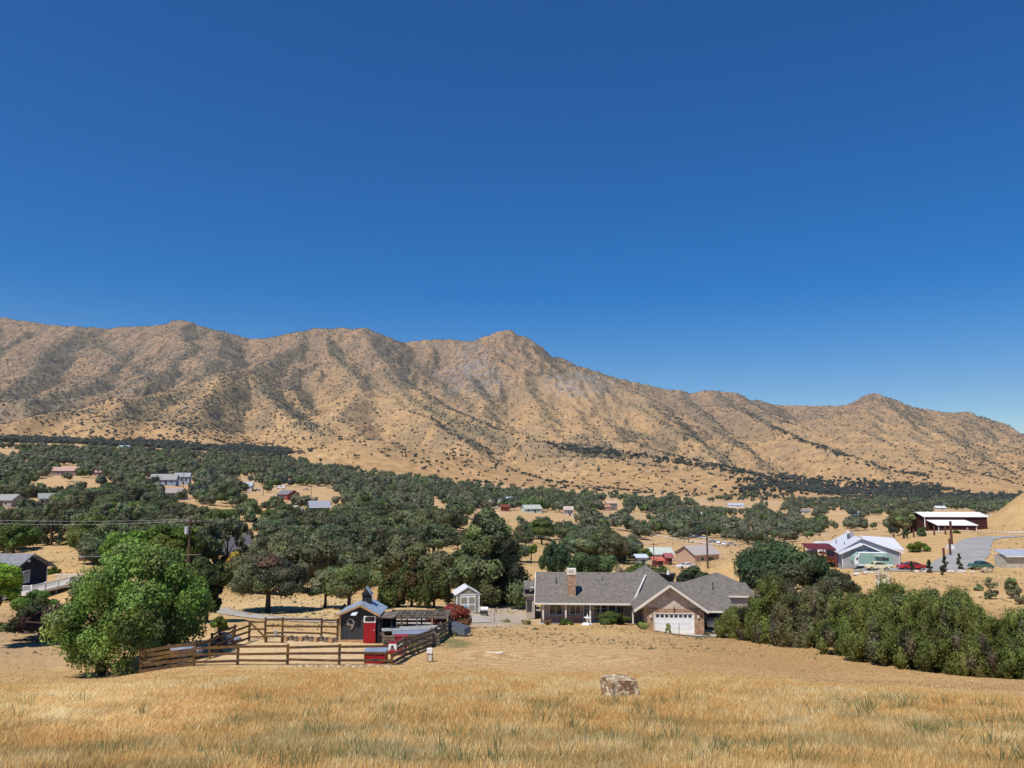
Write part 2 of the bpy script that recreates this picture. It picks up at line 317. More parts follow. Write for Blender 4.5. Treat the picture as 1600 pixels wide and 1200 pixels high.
def ico():
    t = (1+5**.5)/2; v = np.array([(-1,t,0),(1,t,0),(-1,-t,0),(1,-t,0),(0,-1,t),(0,1,t),(0,-1,-t),(0,1,-t),(t,0,-1),(t,0,1),(-t,0,-1),(-t,0,1)], float)
    v /= np.linalg.norm(v[0]); f = [(0,11,5),(0,5,1),(0,1,7),(0,7,10),(0,10,11),(1,5,9),(5,11,4),(11,10,2),(10,7,6),(7,1,8),(3,9,4),(3,4,2),(3,2,6),(3,6,8),(3,8,9),(4,9,5),(2,4,11),(6,2,10),(8,6,7),(9,8,1)]
    return v, np.array(f)
IV, IF = ico()
def ico2():
    V = [tuple(v) for v in IV]; c = {}; F2 = []
    def mid(a, b):
        k = (min(a, b), max(a, b))
        if k not in c:
            m = (np.array(V[a])+np.array(V[b])); m /= np.linalg.norm(m); V.append(tuple(m)); c[k] = len(V)-1
        return c[k]
    for a, b, d in IF:
        x, y, z = mid(a, b), mid(b, d), mid(d, a); F2 += [(a, x, z), (b, y, x), (d, z, y), (x, y, z)]
    return np.array(V), np.array(F2)
IV2, IF2 = ico2()
class Acc:
    def __init__(s): s.V = []; s.F = []; s.C = []; s.M = []; s.n = 0
    def add(s, V, F3, C, m=0):
        s.V.append(V); s.F.append(np.asarray(F3)+s.n); s.C.append(np.broadcast_to(C, (len(V), 3))); s.M.append(np.full(len(F3), m)); s.n += len(V)
    def mesh(s, name, mats):
        return mesh_mi(name, np.concatenate(s.V), np.concatenate(s.F), mats, np.concatenate(s.M), np.concatenate(s.C))
def leafcloud(acc, cen, rad, per, size, rng, cols, shell=0.6, up=0.0, core=0.78, jit=0.25, droop=0):
    cen = np.asarray(cen, float); rad = np.asarray(rad, float); k = len(cen); n = k*per; idx = np.repeat(np.arange(k), per)
    d = rng.normal(size=(n, 3)); d[:, 2] += up; d /= np.linalg.norm(d, axis=1)[:, None]
    r = shell+(1.12-shell)*rng.rand(n)**0.6
    p = cen[idx]+d*rad[idx]*r[:, None]
    t = rng.normal(size=(n, 3)); t -= 0.6*d*(t*d).sum(1)[:, None]
    if droop: t[:, 2] -= droop
    t /= np.linalg.norm(t, axis=1)[:, None]
    dd = d+.55*rng.normal(size=(n, 3)); dd[:, 2] += .25; b = np.cross(t, dd); b /= np.linalg.norm(b, axis=1)[:, None]
    s = size*(0.6+0.8*rng.rand(n))[:, None]
    V = np.stack([p+t*s, p-t*s*.5+b*s*.6, p-t*s*.5-b*s*.6], 1).reshape(-1, 3)
    c = np.asarray(cols)[idx]*(1+jit*rng.normal(size=(n, 1))).clip(.4, 1.8)
    acc.add(V, np.arange(n*3).reshape(-1, 3), np.repeat(c, 3, 0))
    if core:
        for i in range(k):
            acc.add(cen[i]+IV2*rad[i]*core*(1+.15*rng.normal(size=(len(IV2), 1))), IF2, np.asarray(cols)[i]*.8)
def tube(acc, pts, rads, n=6, col=(0.09, 0.065, 0.045), m=1):
    pts = [np.array(p, float) for p in pts]; V = []; ang = np.arange(n)*2*np.pi/n
    for i, (p, r) in enumerate(zip(pts, rads)):
        d = pts[min(i+1, len(pts)-1)]-pts[max(i-1, 0)]; d /= np.linalg.norm(d)+1e-9
        a = np.cross(d, (0, 0, 1.0) if abs(d[2]) < .9 else (1.0, 0, 0)); a /= np.linalg.norm(a); b = np.cross(d, a)
        V.append(p+r*(np.cos(ang)[:, None]*a+np.sin(ang)[:, None]*b))
    F3 = []
    for i in range(len(pts)-1):
        for j in range(n):
            q = (i*n+j, i*n+(j+1) % n, (i+1)*n+(j+1) % n, (i+1)*n+j); F3 += [(q[0], q[1], q[2]), (q[0], q[2], q[3])]
    acc.add(np.concatenate(V), F3, col, m)
M_leaf = mat('leaf', None, 0.7, 0.15, 1.2, spec=0.2, attr=True, rnd=0.5, detail=2, trans=.3)
M_bark = mat('bark', (0.10, 0.072, 0.05), 0.9, 0.3, 6)
def make_tree(kind, seed, H, W, per, size, col, colvar=.25, k=26, low=0.25, trunk=True, accents=()):
    """returns (crown mesh, trunk mesh); H height, W crown width, base at the origin"""
    rng = np.random.RandomState(seed); A1 = Acc(); A2 = Acc(); cen = []; rad = []
    Rr = W/2
    for i in range(k):
        if kind == 'oak':
            a = rng.rand()*6.283; r = Rr*.80*math.sqrt(rng.rand()); top = math.sqrt(max(0, 1-(r/Rr)**2))
            z = H*(low+.12+(1-low-.22)*top*(0.35+.65*rng.rand())); s = W*(.105+.07*rng.rand()); cen.append((r*math.cos(a), r*math.sin(a), z)); rad.append((s*1.15, s*1.15, s*.8))
        elif kind == 'cone':
            u = rng.rand()**.8; a = rng.rand()*6.283; env = Rr*(min(1, (1-u)*1.5)**.75)*(.65 if u < .08 else 1); r = env*(.35+.5*rng.rand()); s = W*(.08+.06*rng.rand())*(1-.45*u)
            cen.append((r*math.cos(a), r*math.sin(a), H*(low+(1-low-.05)*u))); rad.append((s*1.1, s*1.1, s))
        elif kind == 'bush':
            a = rng.rand()*6.283; u = rng.rand(); r = Rr*.75*math.sqrt(rng.rand()); top = math.sqrt(max(0, 1-(r/Rr)**2))
            z = H*(.12+.76*top*u); s = W*(.12+.06*rng.rand()); cen.append((r*math.cos(a), r*math.sin(a), z)); rad.append((s, s, s*1.1*min(1.6, H/W*1.2)))
        elif kind == 'jun':
            a = rng.rand()*6.283; r = Rr*.86*math.sqrt(rng.rand()); top = (1-(r/Rr)**2.2)*(.75+.35*rng.rand())
            z = H*(.06+.82*top*rng.rand()**.75); s = W*(.065+.06*rng.rand()); cen.append((r*math.cos(a), r*math.sin(a), z)); rad.append((s*1.1, s*1.1, s*(1.1+.8*rng.rand())))
        elif kind == 'wil2':
            a = rng.rand()*6.283; u = rng.rand(); env = math.sin(math.pi*min(1, .2+.72*u))**.55; r = Rr*.92*env*math.sqrt(.15+.85*rng.rand())
            cen.append((r*math.cos(a), r*math.sin(a), H*(low+(1-low-.07)*u)-.05*H*(r/Rr))); s = W*(.05+.04*rng.rand()); rad.append((s*1.1, s*1.1, s*1.25))
        elif kind == 'spire':
            a = rng.rand()*6.283; r = Rr*.8*math.sqrt(rng.rand()); top = (1-(r/Rr)**2)
            z = H*(.15+.70*top**.6*rng.rand()**.7); s = W*(.07+.05*rng.rand()); cen.append((r*math.cos(a), r*math.sin(a), z)); rad.append((s, s, s*2.2))
        else:
            a = rng.rand()*6.283; u = rng.rand(); env = math.sin(math.pi*min(1, .15+.8*u))**.6; r = Rr*.82*env*math.sqrt(rng.rand())
            cen.append((r*math.cos(a), r*math.sin(a), H*(low+(1-low-.1)*u))); s = W*(.085+.06*rng.rand()); rad.append((s, s, s))
    c = np.array(col)*np.array((1.85, 1.80, 1.5))*(1+colvar*rng.normal(size=(k, 1))*.8).clip(.55, 1.6); c = c*(1+.08*rng.normal(size=(k, 3)))
    for (frac, cc) in accents:
        m = rng.rand(k) < frac; c[m] = np.array(cc)*1.25*(1+.2*rng.normal(size=(m.sum(), 1)))
    droop = .8 if kind in ('willow', 'wil2') else 0
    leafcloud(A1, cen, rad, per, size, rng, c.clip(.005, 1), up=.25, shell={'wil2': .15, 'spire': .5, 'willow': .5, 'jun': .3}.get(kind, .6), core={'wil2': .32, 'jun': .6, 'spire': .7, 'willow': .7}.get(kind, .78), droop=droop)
    if trunk:
        tr = max(.12, W*.032); th = H*(low+.2)
        tube(A2, [(0, 0, -.6), (0.05*W*.1, 0, th*.5), (0, 0, th), (0, 0, H*.7)], [tr*1.4, tr, tr*.8, tr*.25], 7)
        for i in range(0, k, max(1, k//9)):
            q = np.array(cen[i]); tube(A2, [(0, 0, th*.75), q*.5+np.array((0, 0, th*.45)), q], [tr*.5, tr*.3, tr*.1], 5)
    return A1.mesh(kind+'_crown', [M_leaf, M_bark]), (A2.mesh(kind+'_trunk', [M_leaf, M_bark]) if trunk else None)
def put_tree(name, meshes, x, y, z, rot, sc, label, cat='tree', group=None, parts=True, clabel=None):
    root = link(name, None, None, (x, y, z)); root.rotation_euler = (0, 0, rot); root.scale = sc
    tag(root, label, cat, group); link('crown', meshes[0], root)
    if meshes[1]: link('trunk', meshes[1], root)
    return root
def g(px, Y):
    """ground point under the picture column px at distance Y"""
    z = -15.0
    for _ in range(4):
        x = (px-800)/F*(Y*CP+z*SP); z = float(base_z(np.array([x]), np.array([Y]))[0])
    return x, Y, z
def size(npx, Y): return npx*Y*0.985/F
OAK = (0.072, 0.094, 0.050)
LMK = []     # landmarks used to word the labels of the woodland trees
def special(name, kind, seed, px, Y, topy, wpx, label, col, per=160, leaf=.2, k=26, low=.25, cat='tree', accents=(), cv=.25, dx=0, trunk=True, dz=0):
    x, y, z = g(px, Y); _, pyb = proj(x, y, z); H = size(pyb-topy, Y)*.97; W = size(wpx, Y)
    ms = make_tree(kind, seed, H, W, per, leaf, col, cv, k, low, trunk, accents)
    if dx:
        me = ms[0]; co = np.empty(len(me.vertices)*3, np.float32); me.vertices.foreach_get('co', co); co = co.reshape(-1, 3); co[:, 0] += size(dx, Y); me.vertices.foreach_set('co', co.ravel())
    o = put_tree(name, ms, x, y, z-dz, 0, (1, 1, 1), label, cat)
    return o
# --- the single trees that can be told apart
GR = (0.085, 0.145, 0.03); DG = (0.035, 0.058, 0.022); OL = (0.075, 0.09, 0.038); GY = (0.085, 0.095, 0.06)
special('cottonwood_tree', 'wil2', 1, 158, 53, 848, 236, 'large light green leafy tree with a leaning crown over the dark plank pen', (0.092, 0.150, 0.040), per=400, leaf=.115, k=160, low=.19, dx=46, accents=[(.1, (0.05, 0.08, .025)), (.14, (.16, .20, .07)), (.03, (.3, .27, .2))])
special('mulberry_tree', 'willow', 2, 322, 76, 832, 82, 'dark green tree in shade rising behind the light green tree, beside the gravel drive', DG, per=420, leaf=.22, k=34, low=.12)
special('elm_tree', 'oak', 3, 195, 108, 812, 80, 'bright green rounded tree top showing above the large light green tree', (0.07, 0.12, 0.022), per=300, leaf=.28, k=30, low=.25)
special('elm_tree', 'oak', 4, 262, 112, 812, 95, 'green tree under the power pole transformer, right of the bright rounded tree top', (0.06, 0.105, 0.02), per=300, leaf=.28, k=32, low=.25)
special('maple_tree', 'oak', 5, -8, 62, 868, 66, 'bright green leafy branches entering at the left edge beside the dark blue house', (0.12, 0.20, 0.03), per=260, leaf=.2, k=26, low=.35)
special('elm_tree', 'oak', 6, 18, 150, 812, 74, 'dark green tree behind the dark blue house roof at the left edge', (0.045, 0.085, 0.02), per=240, leaf=.3, k=24)
special('plum_tree', 'oak', 7, 72, 67, 948, 100, 'low purple-leaved plum tree on the slope below the white deck', (0.038, 0.018, 0.022), per=300, leaf=.16, k=26, low=.2, accents=[(.15, (.04, .05, .02))])
special('shrub', 'bush', 8, 52, 86, 925, 75, 'green shrub growing beneath the white deck stairs', (0.06, 0.10, 0.025), per=200, leaf=.17, k=16, cat='shrub', trunk=False)
special('shrub', 'bush', 9, 5, 72, 972, 44, 'olive shrub cut by the left edge below the dark blue house', (0.08, 0.10, 0.03), per=180, leaf=.16, k=12, cat='shrub', trunk=False)
special('shrub', 'bush', 10, 82, 135, 885, 26, 'small bright shrub behind the dark blue house by the dirt yard', (0.06, 0.11, 0.02), per=120, leaf=.2, k=10, cat='shrub', trunk=False)
special('shrub', 'bush', 11, 340, 66, 962, 32, 'bright green shrub at the end of the sloping rail fence near the drive', (0.09, 0.15, 0.03), per=180, leaf=.14, k=10, cat='shrub', trunk=False)
special('pine_tree', 'oak', 12, 418, 92, 866, 118, 'round-headed grey green pine with browning lower limbs standing alone by the gravel drive', (0.08, 0.085, 0.05), per=360, leaf=.16, k=44, low=.2, accents=[(.22, (.15, .09, .055)), (.15, (.045, .05, .03))])
special('pine_tree', 'oak', 13, 508, 97, 886, 66, 'left of two olive pines behind the black coop, with pale bare twigs', GY, per=300, leaf=.16, k=30, low=.15, accents=[(.2, (.16, .15, .12))])
special('pine_tree', 'oak', 14, 545, 96, 882, 92, 'right of two olive pines behind the black coop, greener and fuller', (0.085, 0.105, 0.045), per=330, leaf=.16, k=36, low=.14)
special('yellow_tree', 'bush', 15, 372, 128, 862, 52, 'broad mustard yellow flowering tree behind the grey green pine', (0.34, 0.27, 0.045), per=220, leaf=.2, k=20, accents=[(.15, (.09, .1, .03))])
for i, (px, top, w_, Yb, lab) in enumerate([(612, 890, 52, 101, 'dark evergreen shrub tree left of three behind the coop roof'), (643, 868, 62, 102, 'tallest olive evergreen between the coop roof and the garden shed, brown tinged'), (678, 880, 56, 101, 'dark olive evergreen against the left side of the garden shed')]):
    special('evergreen_tree', 'spire', 16+i, px, Yb, top, w_, lab, (0.05, 0.062, 0.022), per=240, leaf=.18, k=46, accents=[(.2, (.11, .085, .03))])
special('big_pine_tree', 'cone', 21, 762, 112, 794, 150, 'tallest dense pine standing behind the garden shed and gravel yard', (0.092, 0.116, 0.056), per=330, leaf=.24, k=110, low=.04, accents=[(.25, (.12, .145, .075)), (.1, (.04, .05, .025))])
special('evergreen_tree', 'spire', 22, 868, 152, 842, 56, 'blue green cypress-like tree above the left end of the ranch house roof', (0.045, 0.07, 0.04), per=220, leaf=.26, k=36)
special('elm_tree', 'oak', 23, 830, 190, 846, 26, 'small bright green tree just right of the tallest pine', (0.07, 0.12, 0.02), per=160, leaf=.25, k=14)
special('oak_tree', 'oak', 24, 1222, 112, 846, 140, 'large dark oak behind the right end of the ranch house roof', (0.040, 0.056, 0.030), per=420, leaf=.24, k=54, low=.05)
special('oak_tree', 'oak', 25, 1312, 108, 884, 60, 'grey green young oak between the large dark oak and the junipers', (0.06, 0.075, 0.045), per=220, leaf=.2, k=22, low=.05)
special('oak_tree', 'oak', 26, 1083, 132, 884, 60, 'small dark oak behind the ranch house roof below the tall bare pole', (0.035, 0.06, 0.03), per=260, leaf=.22, k=24, low=.05)
special('oak_tree', 'bush', 27, 1012, 140, 880, 80, 'low green thicket tree behind the roof peak of the ranch house', (0.06, 0.095, 0.03), per=260, leaf=.22, k=26)
special('shrub', 'bush', 28, 962, 140, 886, 34, 'pale grey dry shrub behind the ranch house roof ridge', (0.24, 0.21, 0.16), per=140, leaf=.16, k=12, cat='shrub', trunk=False)
special('oak_tree', 'bush', 29, 925, 150, 862, 80, 'dark green rounded tree cluster behind the ranch house chimney', (0.045, 0.07, 0.03), per=240, leaf=.26, k=26)
special('shrub', 'bush', 30, 700, 80, 946, 74, 'low spreading red-leaved bush beside the timber run', (0.14, 0.035, 0.028), per=420, leaf=.11, k=30, cat='shrub', trunk=False, accents=[(.25, (.17, .09, .04)), (.15, (.05, .06, .025))])
special('shrub', 'bush', 31, 960, 93.2, 956, 56, 'dense rounded green hedge shrub in front of the porch', (0.05, 0.075, 0.022), per=420, leaf=.11, k=22, cat='shrub', trunk=False)
special('shrub', 'bush', 32, 884, 93.4, 966, 26, 'small dark green shrub below the porch post near the chimney', (0.05, 0.085, 0.022), per=200, leaf=.1, k=12, cat='shrub', trunk=False)
special('shrub', 'bush', 33, 1007, 88.6, 968, 20, 'round yellow green sagebrush left of the garage door', (0.17, 0.19, 0.07), per=200, leaf=.08, k=12, cat='shrub', trunk=False)
special('shrub', 'bush', 34, 1043, 87.5, 972, 11, 'thin upright sagebrush in front of the white garage door', (0.17, 0.19, 0.09), per=120, leaf=.07, k=9, cat='shrub', trunk=False)
special('shrub', 'bush', 35, 1105, 87.5, 988, 16, 'low flat green shrub at the right of the garage pillar', (0.12, 0.15, 0.06), per=100, leaf=.07, k=8, cat='shrub', trunk=False)
special('shrub', 'bush', 36, 792, 90, 966, 20, 'left of two pale sagebrush clumps at the edge of the gravel yard', (0.22, 0.22, 0.10), per=160, leaf=.07, k=10, cat='shrub', trunk=False)
special('shrub', 'bush', 37, 824, 90, 968, 20, 'right of two pale sagebrush clumps at the edge of the gravel yard', (0.23, 0.22, 0.12), per=160, leaf=.07, k=10, cat='shrub', trunk=False)
special('shrub', 'bush', 38, 856, 93.4, 968, 16, 'low pink-tinged flower shrub at the left corner of the porch', (0.16, 0.09, 0.06), per=130, leaf=.07, k=9, cat='shrub', trunk=False)
special('shrub', 'bush', 39, 1435, 172, 846, 34, 'bright green bush beside the white house on the knoll', (0.085, 0.13, 0.02), per=220, leaf=.18, k=16, cat='shrub', trunk=False)
for i, (px, Y, top, w_, lab) in enumerate([(1425,139,876,9,'dark columnar conifer in front of the red car'),(1452,137,872,12,'small dark conifer right of the red car'),(1473,134,884,13,'lowest small round conifer on the bank edge below the others'),(1477,141,868,12,'small conifer left of the pavement apron'),(1500,142,864,13,'tallest sparse little conifer beside the green vintage car'),(1415,214,822,10,'low shrub beside the leftmost fence posts on the knoll'),(1440,212,822,16,'loose grey green shrub between the fence posts on the knoll'),(1495,214,828,12,'round bright shrub right of the fence posts near the maroon barn')]):
    special('conifer' if i < 5 else 'shrub', 'cone' if i < 5 else 'bush', 50+i, px, Y, top, w_, lab, (0.045, 0.07, 0.03) if i != 7 else (.06, .1, .02), per=110, leaf=.16, k=16, low=.05, cat='tree' if i < 5 else 'shrub', trunk=i < 5)
for i, (px, Y, top, w_, lab) in enumerate([(1550,112,903,20,'grey sage shrub on the right bank, leftmost of the loose shrubs'),(1580,108,898,22,'green sage shrub on the right bank near the edge'),(1582,98,912,26,'lower green sage shrub on the right bank'),(1548,98,920,24,'dull sage shrub just above the junipers at the right'),(1598,92,925,26,'sage shrub cut by the right edge above the junipers'),(1530,108,912,16,'small grey shrub on the bare right bank')]):
    special('sage_shrub', 'bush', 60+i, px, Y, top, w_, lab, (0.10, 0.12, 0.06) if i % 2 else (.13, .125, .08), per=110, leaf=.12, k=12, cat='shrub', trunk=False)
# --- row of junipers at the right, each its own mesh scale and turn
JP = [make_tree('jun', 70, 6, 6, 260, .10, (0.082, 0.104, 0.030), .3, 120, accents=[(.05, (.15, .13, .08)), (.1, (.035, .045, .02))]),
      make_tree('jun', 71, 6, 6, 260, .10, (0.088, 0.110, 0.034), .3, 120, accents=[(.08, (.15, .125, .08))]),
      make_tree('jun', 72, 6, 6, 250, .10, (0.084, 0.09, 0.042), .3, 120, accents=[(.22, (.13, .11, .07)), (.04, (.17, .15, .11))]),
      make_tree('jun', 73, 6, 6, 260, .10, (0.070, 0.095, 0.030), .3, 120, accents=[(.1, (.13, .12, .08))])]
jl = [(1143,85,946,40,1,'leftmost juniper, its boughs over the carport corner'),(1178,80,926,50,0,'second juniper from the left, right of the carport'),(1212,76,905,66,1,'brownish juniper below the large dark oak'),(1250,72,902,70,2,'dead-twigged brown grey juniper under the large dark oak'),(1290,70,908,66,2,'brown grey juniper left of the green ones, thin at the top'),
 (1325,64,925,70,0,'green juniper in front of the pale bare shrub'),(1368,59,925,76,1,'broad green juniper low on the mown edge, with dead twigs'),(1410,56,912,80,3,'tall dense green juniper in the middle of the row'),(1450,53,925,74,0,'green juniper beside the dark gap in the row'),(1492,51,918,76,3,'bright topped juniper right of the dark gap'),(1532,49,955,62,1,'lower juniper bulging onto the mown field'),(1572,48,950,66,0,'juniper second from the right edge'),(1612,47,945,70,3,'juniper cut by the right edge'),
 (1345,78,918,70,3,'juniper behind the front row, below the pale bare shrub'),(1400,74,910,70,0,'back row juniper with a pointed top below the red car'),(1455,70,908,72,3,'back row juniper below the small conifers'),(1510,66,918,66,1,'back row juniper below the grey metal shed'),(1240,84,912,56,0,'back row green juniper between the carport and the brown ones'),(1282,82,915,60,3,'back row green juniper behind the dead-twigged one')]
for i, (px, Y, top, w_, pi, lab) in enumerate(jl):
    x, y, z = g(px, Y); _, pb = proj(x, y, z); h = size(pb-top, Y)/6/.93; ww = size(w_, Y)/6*1.3; h *= (1.0, .93, 1.06, .9)[i % 4]
    put_tree('juniper_tree', JP[pi], x, y, z, i*2.1, (ww, ww, h), lab, 'tree', 'junipers along the mown field')
# --- valley oaks: clearings where bare ground or a building shows (px, py, rx, ry)
CLR = [(372,880,24,14),(762,835,50,30),(82,750,24,8),(148,750,22,10),(10,702,18,5),(105,728,24,5),(108,882,42,20),(380,747,12,5),(405,774,26,9),(335,790,18,9),(475,764,48,9),(505,777,22,12),(527,793,14,6),(392,813,16,9),(350,797,10,7),(560,830,20,9),(386,842,6,8),
 (686,785,7,12),(785,800,55,9),(850,802,60,8),(612,834,16,8),(692,845,14,16),(655,832,32,5),(838,868,12,22),(888,878,14,18),(855,845,28,6),(1030,842,42,9),(1090,848,66,14),(1165,852,36,7),(968,830,18,8),(1000,803,15,7),(930,884,40,16),(965,888,26,10),(1065,872,55,18),(1140,786,52,5),
 (1212,787,12,12),(1310,806,16,7),(1375,808,22,6),(1320,749,18,5),(1560,770,66,9),(1560,804,20,7),(1490,812,56,22),(1260,800,10,8),(1335,850,80,32),(1450,850,60,30),(1560,840,90,30),(1130,885,70,22),(450,955,120,20),(760,960,80,22),(1040,905,20,2),(945,800,12,6),(272,752,34,10),(278,770,24,7),(370,852,16,14),(10,785,22,7),(72,785,14,8),(450,771,16,8),(395,760,14,7),(505,797,18,8),(460,800,14,10),(956,786,14,10),(1146,789,16,4),(1152,806,10,4),(1250,852,20,14)]
CL = np.array(CLR, float)
CLN = CL.copy()
def clear_ok(x, y, z, h, w, tol=.6):
    for fx in (-.45, 0, .45):
        for fz in (0.3, .6, .93):
            px, py = proj(x+fx*w*(1 if fz < .9 else .5), y, z+h*fz)
            q = ((px-CL[:, 0])/CL[:, 2])**2+((py-CL[:, 1])/CL[:, 3])**2
            if (q < tol).any(): return False
    return True
OAKS = [make_tree('oak', 100+i, 7.5, 10, 200, .27, (OAK, (.058, .078, .046), (.078, .092, .052))[i % 3], .25, 38, low=.10) for i in range(5)]+[make_tree('wil2', 112, 8.8, 7.5, 120, .25, (.098, .104, .064), .3, 60, low=.08), make_tree('oak', 110, 8.5, 8.5, 190, .26, (0.092, 0.104, 0.056), .3, 34, low=.1), make_tree('oak', 111, 8.5, 9, 190, .26, (0.070, 0.108, 0.032), .25, 34, low=.12)]
rng = np.random.RandomState(11)
cand = []
Yv = 118.0
while Yv < 430:
    st = 7.8 if Yv < 300 else 9.0
    for xx in np.arange(-.70*Yv-8, .70*Yv+8, st):
        cand.append((xx+rng.uniform(-.42, .42)*st, Yv+rng.uniform(-.45, .45)*st, rng.rand(), rng.rand(), rng.rand(), rng.rand()))
    Yv += st*1.15
cx = np.array(cand); cz = base_z(cx[:, 0], cx[:, 1])
placed = []
lowlim = lambda px: np.interp(px, [0, 60, 130, 150, 340, 480, 600, 700, 830, 831, 1000, 1060, 1061, 1240, 1241, 1600], [868, 868, 866, 905, 925, 930, 935, 935, 905, 900, 895, 892, 868, 846, 838, 836])
for c, z in zip(cx, cz):
    x, y = c[0], c[1]; px, py = proj(x, y, z)
    if py > lowlim(px) or px < -40 or px > 1640: continue
    if px > 1520 and y < 320: continue
    s = .75+.5*c[2]
    if y > 150 and float(fbm(np.array([x/38.]), np.array([y/38.]), 2)[0]) > .16: continue
    if not clear_ok(x, y, z, 7.5*s, 10*s):
        s *= .6
        if c[5] < .25 or not clear_ok(x, y, z, 7.5*s, 10*s): continue
    placed.append((y, x, z, s, c[3], c[4], px, py))
placed.sort()
VAL = placed[:290]; REST = placed[290:]
#==LABELS==
def place_valley():
    used = {}; rec = []
    for (y, x, z, s, a, b, px, py) in VAL:
        pi = int(b*8) % 8; my = py-7.5*s*F/y*.5
        d = [((px-q[0])**2+(1.6*(my-q[1]))**2, q) for q in LMK]; q = min(d, key=lambda t: t[0])[1]
        dx, dy = px-q[0], my-q[1]
        rel = ('left of' if dx < 0 else 'right of') if abs(dx) > 1.6*abs(dy) else ('beyond' if dy < 0 else 'in front of')
        kd = ('dark oak', 'grey green oak', 'dull olive oak', 'dark oak', 'grey green oak', 'loose pale olive tree', 'tall olive oak', 'bright green oak')[pi]
        rec.append((pi, x, y, z, s, a, kd, rel, q[2]))
    from collections import Counter, defaultdict
    cnt = Counter((r[6], r[7], r[8]) for r in rec); seen = defaultdict(int)
    ordn = ['nearest', 'second nearest', 'third nearest', 'fourth nearest', 'fifth nearest', 'sixth nearest', 'seventh nearest', 'eighth nearest', 'ninth nearest', 'tenth nearest', 'eleventh nearest', 'twelfth nearest', 'thirteenth nearest', 'fourteenth nearest', 'fifteenth nearest', 'sixteenth nearest']
    for pi, x, y, z, s, a, kd, rel, nm in rec:
        key = (kd, rel, nm); i = seen[key]; seen[key] += 1
        if cnt[key] == 1: lab = '%s %s %s' % (kd, rel, nm)
        else: lab = '%s %s %s, %s camera' % (kd, rel, nm, (ordn[i] if i < len(ordn) else 'far')+' to')
        put_tree('oak_tree', OAKS[pi], x, y, z, a*6.28, (s, s, s*(.9+.25*a)), lab, 'tree', 'oaks scattered over the valley floor')
# --- far woodland: one object
def low_tree(acc_list, x, y, z, s, h, col, rng, nclump=5, per=26):
    pass
def scatter_mass(name, pts, sizes, cols, kind='oak', per=44, seed=5, size=.09, flat=.75):
    """pts (n,3), sizes n (crown width); every crown a cloud of leaf triangles around small lumps"""
    rng = np.random.RandomState(seed); n = len(pts); kk = 4
    off = rng.normal(size=(n, kk, 3))*np.array((.24, .24, .10)); off[:, :, 2] = np.abs(off[:, :, 2])+.33*flat+.05
    cen = pts[:, None, :]+off*sizes[:, None, None]; rad = sizes[:, None]*(.20+.10*rng.rand(n, kk))
    cen = cen.reshape(-1, 3); rad = rad.reshape(-1); cc = np.repeat(cols, kk, 0)*(1+.2*rng.normal(size=(n*kk, 1))).clip(.5, 1.6)
    m = len(cen); pr = per//kk; idx = np.repeat(np.arange(m), pr); N = len(idx)
    d = rng.normal(size=(N, 3)); d[:, 2] += .3; d /= np.linalg.norm(d, axis=1)[:, None]
    p = cen[idx]+d*(rad[idx]*(.75+.4*rng.rand(N)))[:, None]
    t = rng.normal(size=(N, 3)); t -= .6*d*(t*d).sum(1)[:, None]; t /= np.linalg.norm(t, axis=1)[:, None]; b = np.cross(t, d+.5*rng.normal(size=(N, 3))+np.array((0, 0, .2))); b /= np.linalg.norm(b, axis=1)[:, None]
    s = (sizes[idx//kk]*size*(.6+.9*rng.rand(N)))[:, None]
    V1 = np.stack([p+t*s, p-t*s*.5+b*s*.7, p-t*s*.5-b*s*.7], 1).reshape(-1, 3); C1 = np.repeat(cc[idx]*(1+.22*rng.normal(size=(N, 1))).clip(.5, 1.7), 3, 0)
    V2 = (cen[:, None, :]+IV[None]*(rad[:, None, None]*.85)*(1+.12*rng.normal(size=(m, 12, 1)))).reshape(-1, 3)
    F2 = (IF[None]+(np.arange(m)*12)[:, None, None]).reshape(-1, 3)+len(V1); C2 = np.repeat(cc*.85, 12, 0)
    me = mesh_mi(name, np.concatenate([V1, V2]), np.concatenate([np.arange(N*3).reshape(-1, 3), F2]), [M_leaf], None, np.concatenate([C1, C2]).clip(.004, 1))
    return link(name, me)
def wood():
    rng = np.random.RandomState(21); P_ = [(r[1], r[0], r[2], 10*r[3]) for r in REST]
    Yv = 430.0
    while Yv < 1500:
        st = 10.5+(Yv-430)/180
        xs = np.arange(-.72*Yv, .72*Yv, st); xs = xs+rng.uniform(-.45, .45, len(xs))*st; ys = Yv+rng.uniform(-.45, .45, len(xs))*st; zs = base_z(xs, ys)
        for x, y, z in zip(xs, ys, zs):
            px, py = proj(x, y, z); s = rng.uniform(8, 13)
            top = np.interp(px, [-100, 0, 100, 250, 450, 500, 600, 800, 900, 1100, 1250, 1400, 1600], [700, 700, 700, 708, 716, 732, 745, 768, 776, 786, 760, 760, 760])
            if py < top+rng.normal()*3: continue
            if 1150 < px < 1480 and rng.rand() < .35: continue
            if px > 1060 and py < 800 and px < 1200 and py < 797 and rng.rand() < .6: continue
            if not clear_ok(x, y, z, s*.75, s, .7): continue
            P_.append((x, y, z, s))
        Yv += st*(1.25 if Yv < 800 else 1.6)
    P_ = np.array(P_); n = len(P_); base = np.array([(0.116, 0.134, 0.068)]*n); v = rng.rand(n)
    base[v < .3] = (0.145, 0.145, 0.085); base[v > .84] = (0.10, 0.14, 0.045); base[(v > .3) & (v < .42)] = (.062, .080, .052)
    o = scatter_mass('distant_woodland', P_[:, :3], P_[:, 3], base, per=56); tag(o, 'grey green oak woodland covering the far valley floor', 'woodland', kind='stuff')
    return n
